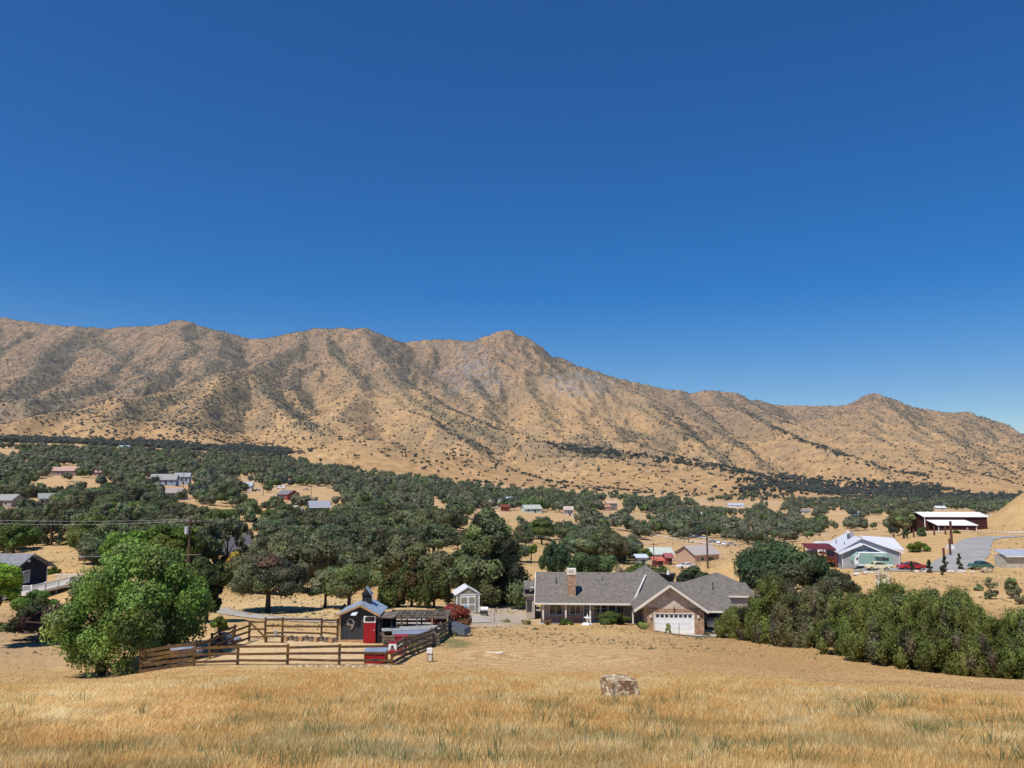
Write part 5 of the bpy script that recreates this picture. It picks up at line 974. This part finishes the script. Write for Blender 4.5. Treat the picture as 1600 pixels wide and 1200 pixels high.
# ------------------------------------------------------------------ dark blue house with the white deck
def blue_house():
    B = Vector((-67.4, 110, -17.9)); o = thing('dark_blue_house', 'dark navy gabled house with grey roof at the left edge', 'house', B); LMK.append((30, 890, 'the dark blue house'))
    nv = shingle('navy_siding', (.018, .022, .036), (.02, .024, .038), (.01, .012, .02), 50, .2, ms=.02, rot=(R(90), 0, R(90))); MB().box(-13, 0, -4.5, 4.5, -1, 5.1).ext([(0, -4.5, 5.1), (0, 4.5, 5.1), (0, 0, 7.0)], (-13, 0, 0)).build('wall', nv, o)
    r_ = MB().ext([(.7, 0, 7.12), (.7, -5.2, 4.92), (-14, -5.2, 4.92), (-14, 0, 7.12)], (0, 0, .15)).ext([(.7, 0, 7.12), (.7, 5.2, 4.92), (-14, 5.2, 4.92), (-14, 0, 7.12)], (0, 0, .15)).build('roof', shingle('slate_shingle', (.22, .22, .23), (.26, .26, .27), (.15, .15, .16), .4, .18), o)
    MB().beam((.75, 0, 7.18), (.75, -5.25, 4.96), .06, .2).beam((.75, 0, 7.18), (.75, 5.25, 4.96), .06, .2).build('rake_board', paint((.16, .15, .16)), r_)
    MB().box(-8.2, -7.4, -2.6, -1.9, 5.4, 7.9).build('chimney', M_dark, o); MB().box(.01, .06, -.3, .3, 6.1, 6.4).build('gable_lamp', M_white, o)
    f = MB().box(.01, .07, -2.6, .4, 3.3, 5.0).build('window', M_white, o); MB().box(.075, .09, -2.45, -1.15, 3.42, 4.9).box(.075, .09, -1.0, .28, 3.42, 4.9).build('pane', mat('curtain_glass', (.16, .17, .17), .15, .1, 1, spec=.7), f)
    MB().box(-.05, .03, 4.42, 4.55, -1, 5.0).build('downpipe', M_white, o)
    dk = MB().box(.05, 4.0, -5.5, 6.5, 2.45, 2.6).build('deck', paint((.55, .52, .48)), o); MB().beam((4.03, -5.5, 2.5), (4.03, 6.5, 2.5), .06, .32).beam((0, -5.53, 2.5), (4, -5.53, 2.5), .06, .32).build('rim_board', M_cream, dk)
    m = MB()
    def rail(a, b, n):
        a = Vector(a); b = Vector(b); m.beam(a+Vector((0, 0, 1)), b+Vector((0, 0, 1)), .1, .08); m.beam(a+Vector((0, 0, .12)), b+Vector((0, 0, .12)), .05, .06)
        for k in range(n): p = a.lerp(b, (k+.5)/n); m.box(p.x-.03, p.x+.03, p.y-.03, p.y+.03, p.z+.1, p.z+1)
    rail((3.95, -5.4, 2.6), (3.95, 6.4, 2.6), 56); rail((1.6, -5.4, 2.6), (3.95, -5.4, 2.6), 12); rail((.1, 6.4, 2.6), (3.95, 6.4, 2.6), 16); m.build('railing', M_white, dk)
    for yy in (-5.4, -2.4, .6, 3.5, 6.4): MB().box(3.86, 4.04, yy-.09, yy+.09, 2.6, 3.72).build('rail_post', M_white, dk)
    for yy in (-5.3, .5, 6.2): MB().box(3.7, 3.9, yy-.1, yy+.1, -1.6, 2.45).build('support_post', M_taupe, dk)
    st = MB()
    for k in range(9): st.box(1.35-k*.42-.42, 1.35-k*.42, -6.6, -5.6, 2.3-k*.3, 2.36-k*.3)
    st.beam((1.4, -6.62, 2.3), (-2.3, -6.62, -.3), .06, .28).beam((1.4, -6.62, 3.3), (-2.3, -6.62, .7), .07, .1); [st.box(1.3-k*.37, 1.35-k*.37, -6.65, -6.6, 2.4-k*.26, 3.25-k*.26) for k in range(10)]
    st.build('stairs', mat('weathered_white', (.42, .40, .38), .8, .2), dk)
blue_house()
# ------------------------------------------------------------------ white house on the knoll, maroon barn, shed, cars
def knoll():
    zz = -16.75; x, y = 66.7, 150; x0, y0, z0 = g(1340, 150); zz = z0-.2
    o = thing('white_roofed_house', 'grey walled house with pale metal roof and red deck on the knoll', 'house', (x, y, zz), R(-11)); LMK.append((1335, 850, 'the pale-roofed knoll house'))
    gw = paint((.36, .37, .40), .8); rm = mat('pale_roof', (.55, .56, .60), .6, .06, 2); e = .4
    MB().box(-4.2, 6.6, 0, 13, -1, 3).ext([(-4.2, 0, 3), (6.6, 0, 3), (0, 0, 5.4)], (0, 13, 0)).build('wall', gw, o); MB().box(-4.1, 3.4, -2.2, 0, -1, 2.85).ext([(-4.1, -2.2, 2.85), (3.4, -2.2, 2.85), (-.3, -2.2, 4.5)], (0, 2.2, 0)).build('front_wing', gw, o)
    MB().ext([(0, -.4, 5.5), (-4.7, -.4, 2.8), (-4.7, 13.4, 2.8), (0, 13.4, 5.5)], (0, 0, .15)).ext([(0, -.4, 5.5), (7.1, -.4, 2.9), (7.1, 13.4, 2.9), (0, 13.4, 5.5)], (0, 0, .15)).build('main_roof', rm, o)
    MB().ext([(-.3, -2.7, 4.62), (-4.6, -2.7, 2.72), (-4.6, .4, 2.72), (-.3, .4, 4.62)], (0, 0, .14)).ext([(-.3, -2.7, 4.62), (3.9, -2.7, 2.72), (3.9, -.05, 2.72), (-.3, -.05, 4.62)], (0, 0, .14)).build('front_roof', rm, o)
    MB().box(6.6, 7.3, 2, 9, -1, 3).build('side_wing', gw, o); MB().ext([(3, 1.3, 3.9), (7.9, 1.3, 3.2), (7.3, 6, 5.2), (1, 6, 5.55)], (0, 0, .14)).ext([(1, 6, 5.55), (7.3, 6, 5.2), (7.9, 10, 3.2), (3, 10, 3.9)], (0, 0, .14)).build('side_roof', rm, o)
    MB().box(-1.2, -.1, 5.5, 6.6, 4.2, 6.3).build('chimney', shingle('grey_block', (.3, .29, .3), (.38, .37, .38), (.2, .2, .2), .5, .25, rot=(R(90), 0, 0)), o); MB().cyl((-1.3, 5.2, 6.3), (-1.5, 5.0, 6.6), .35, 12, .1).build('dish', M_white, o)
    for a, b in ((-2.6, 2.5), (-1.5, 1.2), (-3.0, 8)): MB().cyl((a, b, 3.6), (a, b, 4.7), .08, 6).build('vent_pipe', M_dark, o)
    MB().beam((-.3, -2.74, 4.72), (-4.7, -2.74, 2.78), .05, .2).beam((-.3, -2.74, 4.72), (4.0, -2.74, 2.78), .05, .2).beam((0, -.44, 5.6), (7.2, -.44, 2.98), .05, .2).build('rake_board', M_white, o)
    MB().box(-4.18, -4.05, -2.23, -2.21, -1, 2.8).box(6.5, 6.62, -.03, -.01, -1, 3).build('corner_trim', M_white, o); MB().box(-4.16, 3.42, -2.24, -2.205, -1, .6).build('stone_base', shingle('grey_block', (.3, .29, .3), (.38, .37, .38), (.2, .2, .2)), o)
    rd = mat('redwood', (.24, .055, .03), .8, .2); dk = MB().box(-9.3, -4.4, 1, 8, .9, 1.05).build('deck', rd, o); m = MB().beam((-9.3, 1, 1.9), (-4.6, 1, 1.9), .1, .1).beam((-9.3, 1, 1.9), (-9.3, 8, 1.9), .1, .1)
    for k in range(20): m.box(-9.3+k*.24, -9.2+k*.24, .96, 1.04, 1.05, 1.85)
    for k in range(26): m.box(-9.34, -9.26, 1+k*.27, 1.1+k*.27, 1.05, 1.85)
    m.build('railing', rd, dk)
    for a in (-9.2, -6.8, -4.6):
        for b in (1.1, 7.9): MB().box(a-.1, a+.1, b-.1, b+.1, -2, 3.3).build('post', rd, dk)
    MB().ext([(-9.6, 1.8, 3.2), (-4.3, 1.8, 3.2), (-4.3, 8.6, 3.7), (-9.6, 8.6, 3.7)], (0, 0, .12)).build('canopy', paint((.13, .02, .02), .6), dk)
    # camper trailer
    x, y, z = g(1362, 145.5); o = thing('camper_trailer', 'pale green and white vintage camper trailer parked against the knoll house', 'trailer', (x, y, z), R(-6)); gn = paint((.28, .42, .34), .4); pr = [(-3.3, .5), (-3.4, 1.4), (-3.1, 2.2), (-2.4, 2.7), (2.6, 2.75), (3.3, 2.3), (3.5, 1.3), (3.4, .5)]
    MB().ext([(a, -1.1, b) for a, b in pr], (0, 2.2, 0)).build('body', gn, o); MB().ext([(a*1.005, -1.13, b) for a, b in [(-3.38, 1.2), (-3.1, 2.22), (-2.4, 2.72), (-2.2, 2.72), (-2.6, 2.0), (-2.6, .5), (-3.32, .5)]], (0, .02, 0)).box(-3.3, 3.35, -1.13, -1.11, .5, .8).box(-2.4, 2.6, -.9, .9, 2.76, 2.82).build('white_trim', M_white, o)
    for a, b in ((-3.0, -2.7), (1.7, 2.7)): MB().box(a, b, -1.16, -1.135, 1.5, 2.0).build('window', M_glass, o)
    MB().box(-1.2, -.5, -1.14, -1.115, .8, 2.3).build('door', gn, o); MB().beam((.2, -1.3, 2.3), (1.9, -1.3, 2.3), .5, .03).build('awning', M_white, o)
    for a in (-.2, .7): MB().cyl((a, -1.15, .35), (a, -.95, .35), .35, 12).build('wheel', M_rub, o)
    z_ = lambda px, Y: g(px, Y)
    car('cream_car', 'beetle', (.72, .66, .42), g(1371, 141.3), R(-4), 'rounded cream vintage car beside the camper trailer', 'car')
    car('red_car', 'sedan', (.42, .02, .03), g(1424, 141.3), R(-2), 'shiny red car behind the dark columnar conifer', 'car')
    car('green_car', 'beetle', (.05, .13, .09), g(1533, 141.5), R(-2), 'dark green rounded vintage car beside the grey metal shed', 'car')
    x, y, z = g(1575, 143); MB_ = thing('metal_shed', 'beige metal shed with grey blue roof at the right edge', 'shed', (x+1.8, y, z-.1), R(4)); sd_ = shingle('beige_siding', (.50, .45, .36), (.52, .47, .38), (.36, .32, .26), 40, .3, ms=.03, rot=(R(90), 0, 0)); MB().box(-3.3, 3.2, -1.5, 1.5, -.5, 2.3).build('wall', sd_, MB_); MB().ext([(-3.6, -2, 2.15), (3.5, -2, 2.15), (3.3, 1.7, 3.05), (-3.3, 1.7, 3.05)], (0, 0, .12)).build('roof', paint((.36, .38, .43), .5), MB_); MB().beam((-3.6, -2.03, 2.2), (3.5, -2.03, 2.2), .05, .16).build('gutter', M_white, MB_); LMK.append((1578, 868, 'the grey metal shed'))
    x, y, z = g(1447, 230); o = thing('maroon_barn', 'long maroon metal barn with white roof and lean-to on the knoll', 'barn', (x, y, z-.2), R(-4)); mr_ = shingle('maroon_metal', (.062, .020, .018), (.070, .024, .021), (.035, .010, .010), .35, 30, off=0, ms=.03, rot=(R(90), 0, 0)); LMK.append((1490, 812, 'the maroon barn'))
    MB().box(-.3, 17.4, 0, 10, -1, 4.3).ext([(-.3, 0, 4.3), (-.3, 10, 4.3), (-.3, 5, 5.3)], (17.7, 0, 0)).build('wall', mr_, o); MB().ext([(-.7, -.4, 4.32), (17.8, -.4, 4.32), (17.8, 5, 5.42), (-.7, 5, 5.42)], (0, 0, .14)).ext([(-.7, 10.4, 4.32), (17.8, 10.4, 4.32), (17.8, 5, 5.42), (-.7, 5, 5.42)], (0, 0, .14)).build('roof', M_white, o)
    MB().box(1.6, 12.2, -4.2, 0, -1, 2.1).build('lean_to', mr_, o); MB().ext([(1.2, -4.6, 2.12), (12.6, -4.6, 2.12), (11.2, -.02, 3.35), (.2, -.02, 3.35)], (0, 0, .12)).build('lean_to_roof', M_white, o); MB().box(1.55, 1.75, -4.28, -4.21, -1, 2.1).box(12.0, 12.22, -4.28, -4.21, -1, 2.1).box(-.34, -.1, -.08, -.01, -1, 4.3).build('corner_trim', M_white, o); MB().box(9.3, 9.9, -4.26, -4.21, -.4, 1.7).build('door', paint((.3, .2, .2)), o)
    for i, (px, Y, h, lab) in enumerate([(1397, 215, 2.0, 'leftmost post'), (1412, 214, 2.0, 'second post'), (1428, 213, 2.2, 'third post'), (1460, 212, 2.6, 'fourth post'), (1477.5, 212, 2.4, 'fifth post'), (1487.5, 176, 5.8, 'tallest post, rising above the others'), (1485, 163, 3.4, 'post just below the tallest one'), (1475.5, 151, 2.8, 'lowest post, above the little conifers')]):
        x, y, z = g(px, Y); r = .24 if i != 5 else .3; tag(MB().cyl((0, 0, -.3), (0, 0, h), r, 9, r*.85).cyl((0, 0, h*.9), (0, 0, h*.93), r*1.03, 9).build('timber_post', mat('post_brown', (.13, .06, .04), .9, .3), loc=(x, y, z)), lab+' on the bank' if i > 4 else lab+' of the brown row on the knoll before the barn', 'post', 'brown posts on the knoll')
    x, y, z = g(1485, 172); tag(MB().box(-.7, .7, -.5, .5, 0, .7).box(-.5, .5, -.4, .4, .7, 1.0).build('white_box', M_white, loc=(x, y, z)), 'small white box beside the tallest brown post', 'box')
    for k, (px, r) in enumerate([(1338, .5), (1354, .5), (1362, .35), (1378, .3), (1432, .35), (1447, .4), (1486, .45), (1502, .5), (1541, .75), (1520, .3)]):
        x, y, z = g(px, 137.5); lab = ['leftmost pale rock on the bank under the knoll house', 'pale flat rock in front of the camper trailer', 'small pale rock left of the cream car front wheel', 'small pale rock under the cream car', 'pale rock under the red car', 'pale rock right of the red car', 'pale rock left of the lowest round conifer', 'pale rock beside the tallest little conifer', 'large brown white rock in front of the green car', 'small pale rock left of the large brown white one'][k]
        tag(MB().sph((0, 0, r*.35), r, .13, k+20, (1.5, 1, .75)).build('bank_rock', mat('pale_rock', (.58, .50, .42), .9, .3, 2) if k != 8 else M_rock, loc=(x, y, z)), lab, 'rock', 'rocks along the bank edge')
    special('bare_shrub', 'bush', 90, 1380, 104, 888, 30, 'white leafless shrub standing out above the junipers', (0.62, 0.56, 0.50), per=260, leaf=.10, k=16, cat='shrub', trunk=False)
    car('white_pickup', 'pickup', (.7, .72, .7), g(1268, 163), R(70), 'white pickup behind the red deck of the knoll house', 'truck'); car('motorhome', 'box', (.75, .75, .74), g(1294, 168), R(5), 'white motorhome behind the knoll house roof', 'motorhome')
knoll()
# ------------------------------------------------------------------ houses of the valley
HS = [
 ('peach_house', 1090, 886, 42, 9, 2.9, .45, (.38, .33, .30), (.52, .36, .26), 'peach walled house with grey gable roof behind the tawny hillside', dict(Y=238, lmk='the peach house', win=2)),
 ('tin_shed', 1002, 882, 15, 4, 2.4, 0, (.55, .62, .72), (.52, .55, .6), 'white blue tin shed left of the bright orange roofed one', dict(Y=232, flat=True, win=0, cat='shed', rise=.5)),
 ('orange_shed', 1028, 884, 14, 4, 2.0, 0, (.55, .14, .09), (.3, .1, .08), 'small shed with orange red roof in the peach house yard', dict(Y=228, flat=True, win=0, cat='shed', rise=.5)),
 ('white_cabin', 1030, 867, 34, 7, 2.6, .1, (.45, .5, .45), (.5, .5, .5), 'pale green roofed cabin behind the tin shed', dict(Y=262, win=2)),
 ('red_shed', 1044, 877, 9, 4, 2.4, 0, (.3, .1, .1), (.3, .08, .07), 'little dark red shed left of the peach house', dict(Y=245, win=0, cat='shed')),
 ('long_ranch_house', 96, 743, 52, 10, 3.0, .1, (.46, .30, .24), (.28, .20, .18), 'long house with pinkish tan roof behind a green lawn', dict(lmk='the pink-roofed long house')),
 ('brown_house', 4, 747, 24, 9, 2.8, 0, (.26, .21, .19), (.3, .25, .2), 'brown roofed house cut by the left edge', {}),
 ('grey_roofed_house', 8, 792, 40, 9, 2.8, 0, (.30, .29, .27), (.35, .3, .28), 'long grey roofed house at the left edge among trees', dict(lmk='the grey-roofed left-edge house')),
 ('green_roofed_house', 72, 790, 17, 8, 3.0, .6, (.26, .29, .25), (.3, .3, .28), 'grey green hipped roof poking through the trees at left', {}),
 ('blue_grey_house', 257, 758, 36, 12, 3.6, .25, (.30, .30, .28), (.30, .36, .45), 'blue grey two-level house with olive roof beside a utility pole', dict(win=4, rise=3.2, lmk='the blue grey two-level house', trim=(.6, .6, .6))),
 ('blue_annex', 285, 757, 22, 9, 5.4, .25, (.33, .33, .33), (.34, .40, .50), 'taller blue annex at the right of the blue grey house', dict(win=3, trim=(.75, .75, .75))),
 ('mauve_house', 268, 779, 38, 9, 2.9, -.1, (.33, .27, .25), (.42, .34, .33), 'mauve walled house with dusty roof below the blue grey house', dict(lmk='the mauve house')),
 ('white_shed', 172, 739, 16, 7, 2.6, .1, (.72, .72, .72), (.4, .4, .4), 'white roofed shed above the dirt car yard', dict(win=0, cat='shed')),
 ('pink_shed', 158, 744, 16, 6, 2.6, 0, (.36, .22, .22), (.34, .2, .2), 'dusty pink shed behind the dirt car yard', dict(win=1, cat='shed')),
 ('hill_cottage', 132, 703, 22, 8, 2.8, .1, (.34, .22, .17), (.3, .22, .2), 'brown roofed cottage at the foot of the left mountain', {}),
 ('blue_roofed_cottage', 195, 701, 16, 8, 2.8, 0, (.22, .36, .46), (.4, .4, .4), 'small turquoise roofed cottage at the foot of the left mountain', {}),
 ('slate_house', 382, 767, 24, 10, 3.2, .2, (.36, .38, .40), (.5, .5, .48), 'slate blue roofed house at the left of the sandy clearing', dict(lmk='the slate-roofed house')),
 ('red_house', 450, 781, 20, 9, 3.2, -.5, (.18, .17, .18), (.30, .045, .035), 'dark red house with grey roof beside the sandy clearing', dict(win=2, lmk='the dark red house')),
 ('navy_house', 498, 804, 28, 10, 3.2, .35, (.28, .29, .33), (.07, .08, .12), 'navy gabled house with white trim below the sandy clearing', dict(trim=(.75, .75, .75), win=2, lmk='the navy gabled house')),
 ('grey_cabin', 461, 811, 20, 7, 2.6, 0, (.30, .30, .31), (.25, .2, .18), 'grey roofed cabin next to the white camper in the trees', {}),
 ('dark_a_frame', 368, 868, 30, 8, 2.4, .5, (.10, .09, .10), (.25, .25, .25), 'weathered house with steep dark roof behind the yellow tree', dict(Y=170, rise=3.0, win=1, lmk='the steep dark roof')),
 ('yard_cabin', 143, 878, 16, 6, 2.4, 0, (.13, .08, .06), (.12, .07, .03), 'brown cabin with one white window behind the dirt yard', dict(Y=158, win=1, door=False)),
 ('tan_house', 752, 795, 30, 11, 3.0, .2, (.45, .33, .27), (.58, .5, .42), 'tan roofed house, leftmost of the cluster above the tallest pine', dict(lmk='the tan-roofed house')),
 ('grey_house', 782, 793, 26, 10, 3.0, -.1, (.30, .29, .30), (.4, .4, .4), 'grey roofed house right of the tan roofed one', {}),
 ('blue_tarp_shed', 790, 786, 18, 6, 3.5, 0, (.55, .68, .78), (.5, .55, .6), 'pale blue roofed shed behind the grey roofed house', dict(cat='shed', win=1)),
 ('red_barn', 789, 799, 13, 6, 2.8, 0, (.17, .04, .03), (.2, .05, .03), 'small dark red barn in front of the grey roofed house', dict(cat='barn', win=0)),
 ('pink_house', 818, 793, 18, 8, 2.8, 0, (.45, .36, .35), (.50, .22, .20), 'pink walled house under the big round tree', {}),
 ('mint_house', 830, 801, 26, 9, 2.8, .3, (.40, .42, .36), (.48, .58, .52), 'mint green gabled house right of the pink one', dict(lmk='the mint green house', trim=(.7, .7, .65))),
 ('white_house', 843, 793, 14, 7, 2.8, 0, (.68, .68, .66), (.66, .62, .55), 'small white house behind the mint green one', {}),
 ('cream_house', 888, 806, 14, 8, 4.0, 0, (.48, .40, .33), (.55, .44, .36), 'cream upright house right of the mint green house', {}),
 ('tower_house', 955, 797, 17, 9, 6.2, 0, (.48, .33, .24), (.22, .17, .13), 'tall two-storey tan house among cypresses', dict(win=2, lmk='the two-storey tan house')),
 ('terracotta_house', 941, 797, 22, 8, 2.6, 0, (.42, .21, .14), (.35, .2, .15), 'low terracotta roof beside the two-storey tan house', {}),
 ('shade_house', 1030, 826, 20, 8, 3.0, .1, (.32, .24, .22), (.30, .36, .50), 'blue walled house under the oaks at the road', dict(lmk='the blue house under the oaks')),
 ('carport_shelter', 1086, 836, 16, 7, 2.6, 0, (.62, .63, .6), (.08, .08, .08), 'white roofed carport shelter by the parked cars', dict(cat='shelter', flat=True, win=0, rise=.4)),
 ('long_white_house', 1149, 793, 24, 8, 2.8, 0, (.42, .46, .55), (.75, .75, .75), 'long white house with blue grey roof alone on the far slope', dict(lmk='the long white house')),
 ('white_outbuilding', 1094, 808, 14, 7, 3.0, 0, (.5, .5, .5), (.66, .66, .64), 'white outbuilding half hidden in the far oaks', {}),
 ('white_outbuilding', 1118, 811, 9, 6, 2.6, 0, (.6, .6, .6), (.6, .6, .6), 'tiny pale building right of the half hidden white outbuilding', {}),
 ('yellow_house', 1255, 803, 18, 8, 3.0, 0, (.22, .2, .22), (.58, .54, .36), 'pale yellow house with dark roof beyond the knoll house', dict(lmk='the pale yellow house')),
 ('blue_shed', 1336, 806, 9, 6, 3.2, 0, (.26, .36, .5), (.35, .5, .65), 'sky blue shed in the far oaks above the knoll house', dict(cat='shed', win=0)),
 ('far_cottage', 1400, 809, 16, 8, 2.6, 0, (.55, .5, .5), (.5, .45, .42), 'pinkish pale cottage in the far oaks left of the maroon barn', {}),
 ('far_cottage', 1468, 797, 16, 8, 2.6, 0, (.62, .62, .62), (.6, .55, .5), 'white roofed cottage just above the maroon barn roof', {}),
 ('olive_cottage', 350, 776, 20, 8, 2.6, 0, (.28, .2, .16), (.3, .2, .16), 'brown cottage left of the slate roofed house', {}),
 ('olive_cottage', 336, 757, 18, 8, 2.6, .1, (.36, .3, .3), (.3, .26, .24), 'greyish cottage in the trees above the slate roofed house', {}),
]
for h_ in HS: fhouse(*h_[:10], **h_[10])
FC = [('white_car', 'sedan', (.75, .75, .75), 162, 754, 0, 'white car parked alone on the dirt yard at left'), ('white_truck', 'box', (.75, .75, .72), 439, 764, .1, 'white box truck on the sandy clearing'), ('white_camper', 'box', (.78, .77, .7), 455, 800, 0, 'white camper roof shining beside the grey cabin'),
 ('grey_car', 'sedan', (.3, .32, .36), 402, 768, 0, 'grey car beside the slate roofed house'), ('parked_car', 'sedan', (.25, .2, .2), 478, 766, 0, 'dark car in the shade at the back of the sandy clearing'), ('white_car', 'sedan', (.7, .7, .72), 1058, 838, 0, 'leftmost white car parked under the roadside oaks'), ('silver_car', 'suv', (.5, .5, .53), 1078, 840, .1, 'silver car left of the white roofed shelter'), ('dark_car', 'suv', (.1, .1, .12), 1090, 841, .1, 'dark car under the white roofed shelter'), ('silver_truck', 'pickup', (.55, .55, .55), 1100, 843, 0, 'silver truck right of the white roofed shelter'),
 ('blue_car', 'sedan', (.25, .32, .42), 1113, 848, .2, 'blue grey car at the end of the roadside row'), ('white_pickup', 'pickup', (.78, .78, .78), 1123, 850, 1.2, 'left of two white pickups on the sandy road'), ('white_pickup', 'pickup', (.78, .78, .78), 1132, 852, 1.2, 'right of two white pickups on the sandy road'), ('flatbed_trailer', 'pickup', (.35, .33, .3), 1143, 853, 0, 'low dark flatbed right of the two white pickups'),
 ('white_car', 'sedan', (.75, .75, .75), 1072, 888, .2, 'white car parked in front of the peach house'), ('white_van', 'box', (.75, .75, .75), 1548, 809, 0, 'white van right of the maroon barn'), ('motorhome', 'box', (.74, .74, .74), 1562, 806, .1, 'white motorhome at the foot of the right hill'), ('grey_pickup', 'pickup', (.3, .33, .38), 1568, 811, 0, 'grey pickup in front of the far motorhome'), ('white_boat', 'box', (.75, .74, .72), 608, 838, 0, 'white camper under the oaks left of the bare pole'), ('black_trailer', 'pickup', (.06, .06, .06), 675, 832, 0, 'long dark vehicle under the oaks right of the tree row')]
for n_, k_, c_, px, py, rz, lab in FC:
    car(n_, k_, c_, hit(px, py, 300 if px > 1540 else 100), rz, lab, 'truck' if k_ in ('pickup', 'box') else 'car', None, True)
# ------------------------------------------------------------------ poles and wires
M_pole = mat('pole_wood', (.10, .065, .045), .9, .2, 3)
def pole(px, Y, topy, label, arm=True, can=False, r=.16, rz=0.2):
    x, y, z = g(px, Y); zt = P(px, topy, Y)[2]; h = zt-z; o = thing('utility_pole', label, 'utility pole', (x, y, z), rz, 'utility poles across the valley')
    MB().cyl((0, 0, -.5), (0, 0, h), r*1.2, 8, r*.8).build('pole', M_pole, o)
    if arm:
        MB().beam((-1.2, -.15, h-.5), (1.2, -.15, h-.5), .1, .12).build('crossarm', M_pole, o)
        for a in (-1.1, -.4, .4, 1.1): MB().cyl((a, -.15, h-.44), (a, -.15, h-.22), .05, 6).build('insulator', paint((.5, .5, .5)), o)
    if can:
        MB().cyl((-.38, -.2, h-2.1), (-.38, -.2, h-1.1), .26, 12).build('transformer', paint((.5, .52, .54)), o)
    return Vector((x, y, z+h-.3))
PL = pole(292, 108, 810, 'pole with grey transformer can rising from the green trees at left', True, True, .17)
PR = pole(1106, 186, 825, 'bare leaning brown pole on the tawny hillside above the ranch house', False, r=.22)
PA = pole(1022, 225, 848, 'pole in the peach house yard behind the tin shed', True, r=.14); PB = pole(1076, 390, 812, 'pole among the cars parked under the roadside oaks', True)
PC = pole(693, 300, 812, 'pole on the sandy ground just left of the tallest pine', True); PD = pole(486, 480, 756, 'pole at the right end of the sandy clearing', True); PE = pole(411, 470, 760, 'pole at the left end of the sandy clearing', True)
PF = pole(153, 480, 732, 'pole on the dirt car yard at left', True); PG = pole(1594, 262, 764, 'tall pole on the right hill beyond the barn', True, r=.1); PH = pole(286, 470, 740, 'pole in front of the blue grey two-level house', True); PI_ = pole(612, 430, 783, 'distant pole in the middle of the oaks', True)
def wire(a, b, sag, label, r=.022, col=(.35, .35, .36)):
    a = Vector(a); b = Vector(b); A1 = Acc(); n = 24; pts = []
    for i in range(n+1): t = i/n; p = a.lerp(b, t); pts.append((p.x, p.y, p.z-sag*4*t*(1-t)))
    tube(A1, pts, [r]*(n+1), 4, col, 0); o = link('power_line', A1.mesh('power_line', [mat('cable', col, .5)])); tag(o, label, 'power line', 'overhead wires')
wire(P(-150, 806, 112), PL+Vector((0, 0, .2)), .5, 'upper of two pale wires from the left edge to the transformer pole', .02); wire(P(-150, 810, 112), PL, .7, 'lower of two pale wires from the left edge to the transformer pole', .02)
wire(P(-150, 852, 84), P(322, 866, 78), .6, 'thick wire crossing above the dark blue house roof', .017); wire(PL, PC, 1.5, 'wire from the transformer pole towards the pole left of the tallest pine', .02)
wire(PC, PA, 1.5, 'wire sagging behind the tallest pine to the yard pole', .028); wire(PC+Vector((.8, 0, -.3)), PA+Vector((.8, 0, -.3)), 1.7, 'second wire sagging just below the one to the yard pole', .024); wire(PA, PR, .8, 'wire from the yard pole to the bare hillside pole', .03)
wire(PE, PD, 2, 'wire above the sandy clearing', .03); wire(PD, PI_, 2, 'wire from the clearing pole into the middle oaks', .03); wire(PI_, PB, 3, 'wire above the oaks towards the roadside cars', .03); wire(PB, P(1500, 828, 420), 4, 'wire from the roadside pole past the knoll house', .03); wire(PH, PE, 2, 'wire from the two-level house to the clearing', .03); wire(PF, PH, 2, 'wire above the dirt car yard', .03)
LMK += [(372, 880, 'the yellow tree'), (762, 860, 'the tallest pine'), (1222, 880, 'the large dark oak'), (200, 860, 'the large light green tree'), (1106, 860, 'the bare hillside pole'), (292, 820, 'the transformer pole'), (475, 764, 'the sandy clearing'), (693, 830, 'the pole by the tallest pine'), (565, 830, 'the small sandy gap'), (1090, 845, 'the roadside car row'), (940, 880, 'the straw field'), (868, 870, 'the blue green cypress')]
if not LMK: LMK.append((800, 800, 'the ranch house'))
place_valley(); print('wood', wood(), 'valley', len(VAL)); shrubs(); grass()
# ------------------------------------------------------------------ air
hz = MB().box(-9500, 9500, -90, 9800, -120, 1250)
hm = bpy.data.materials.new('haze'); hm.use_nodes = True; hm.node_tree.nodes.clear()
pv = hm.node_tree.nodes.new('ShaderNodeVolumePrincipled'); pv.inputs['Color'].default_value = (.72, .82, 1.0, 1); pv.inputs['Density'].default_value = 3.2e-5; pv.inputs['Anisotropy'].default_value = 0.2
ho = hm.node_tree.nodes.new('ShaderNodeOutputMaterial'); hm.node_tree.links.new(pv.outputs[0], ho.inputs['Volume'])
h = hz.build('haze', hm); tag(h, 'thin pale air haze over the valley', 'haze', kind='stuff')
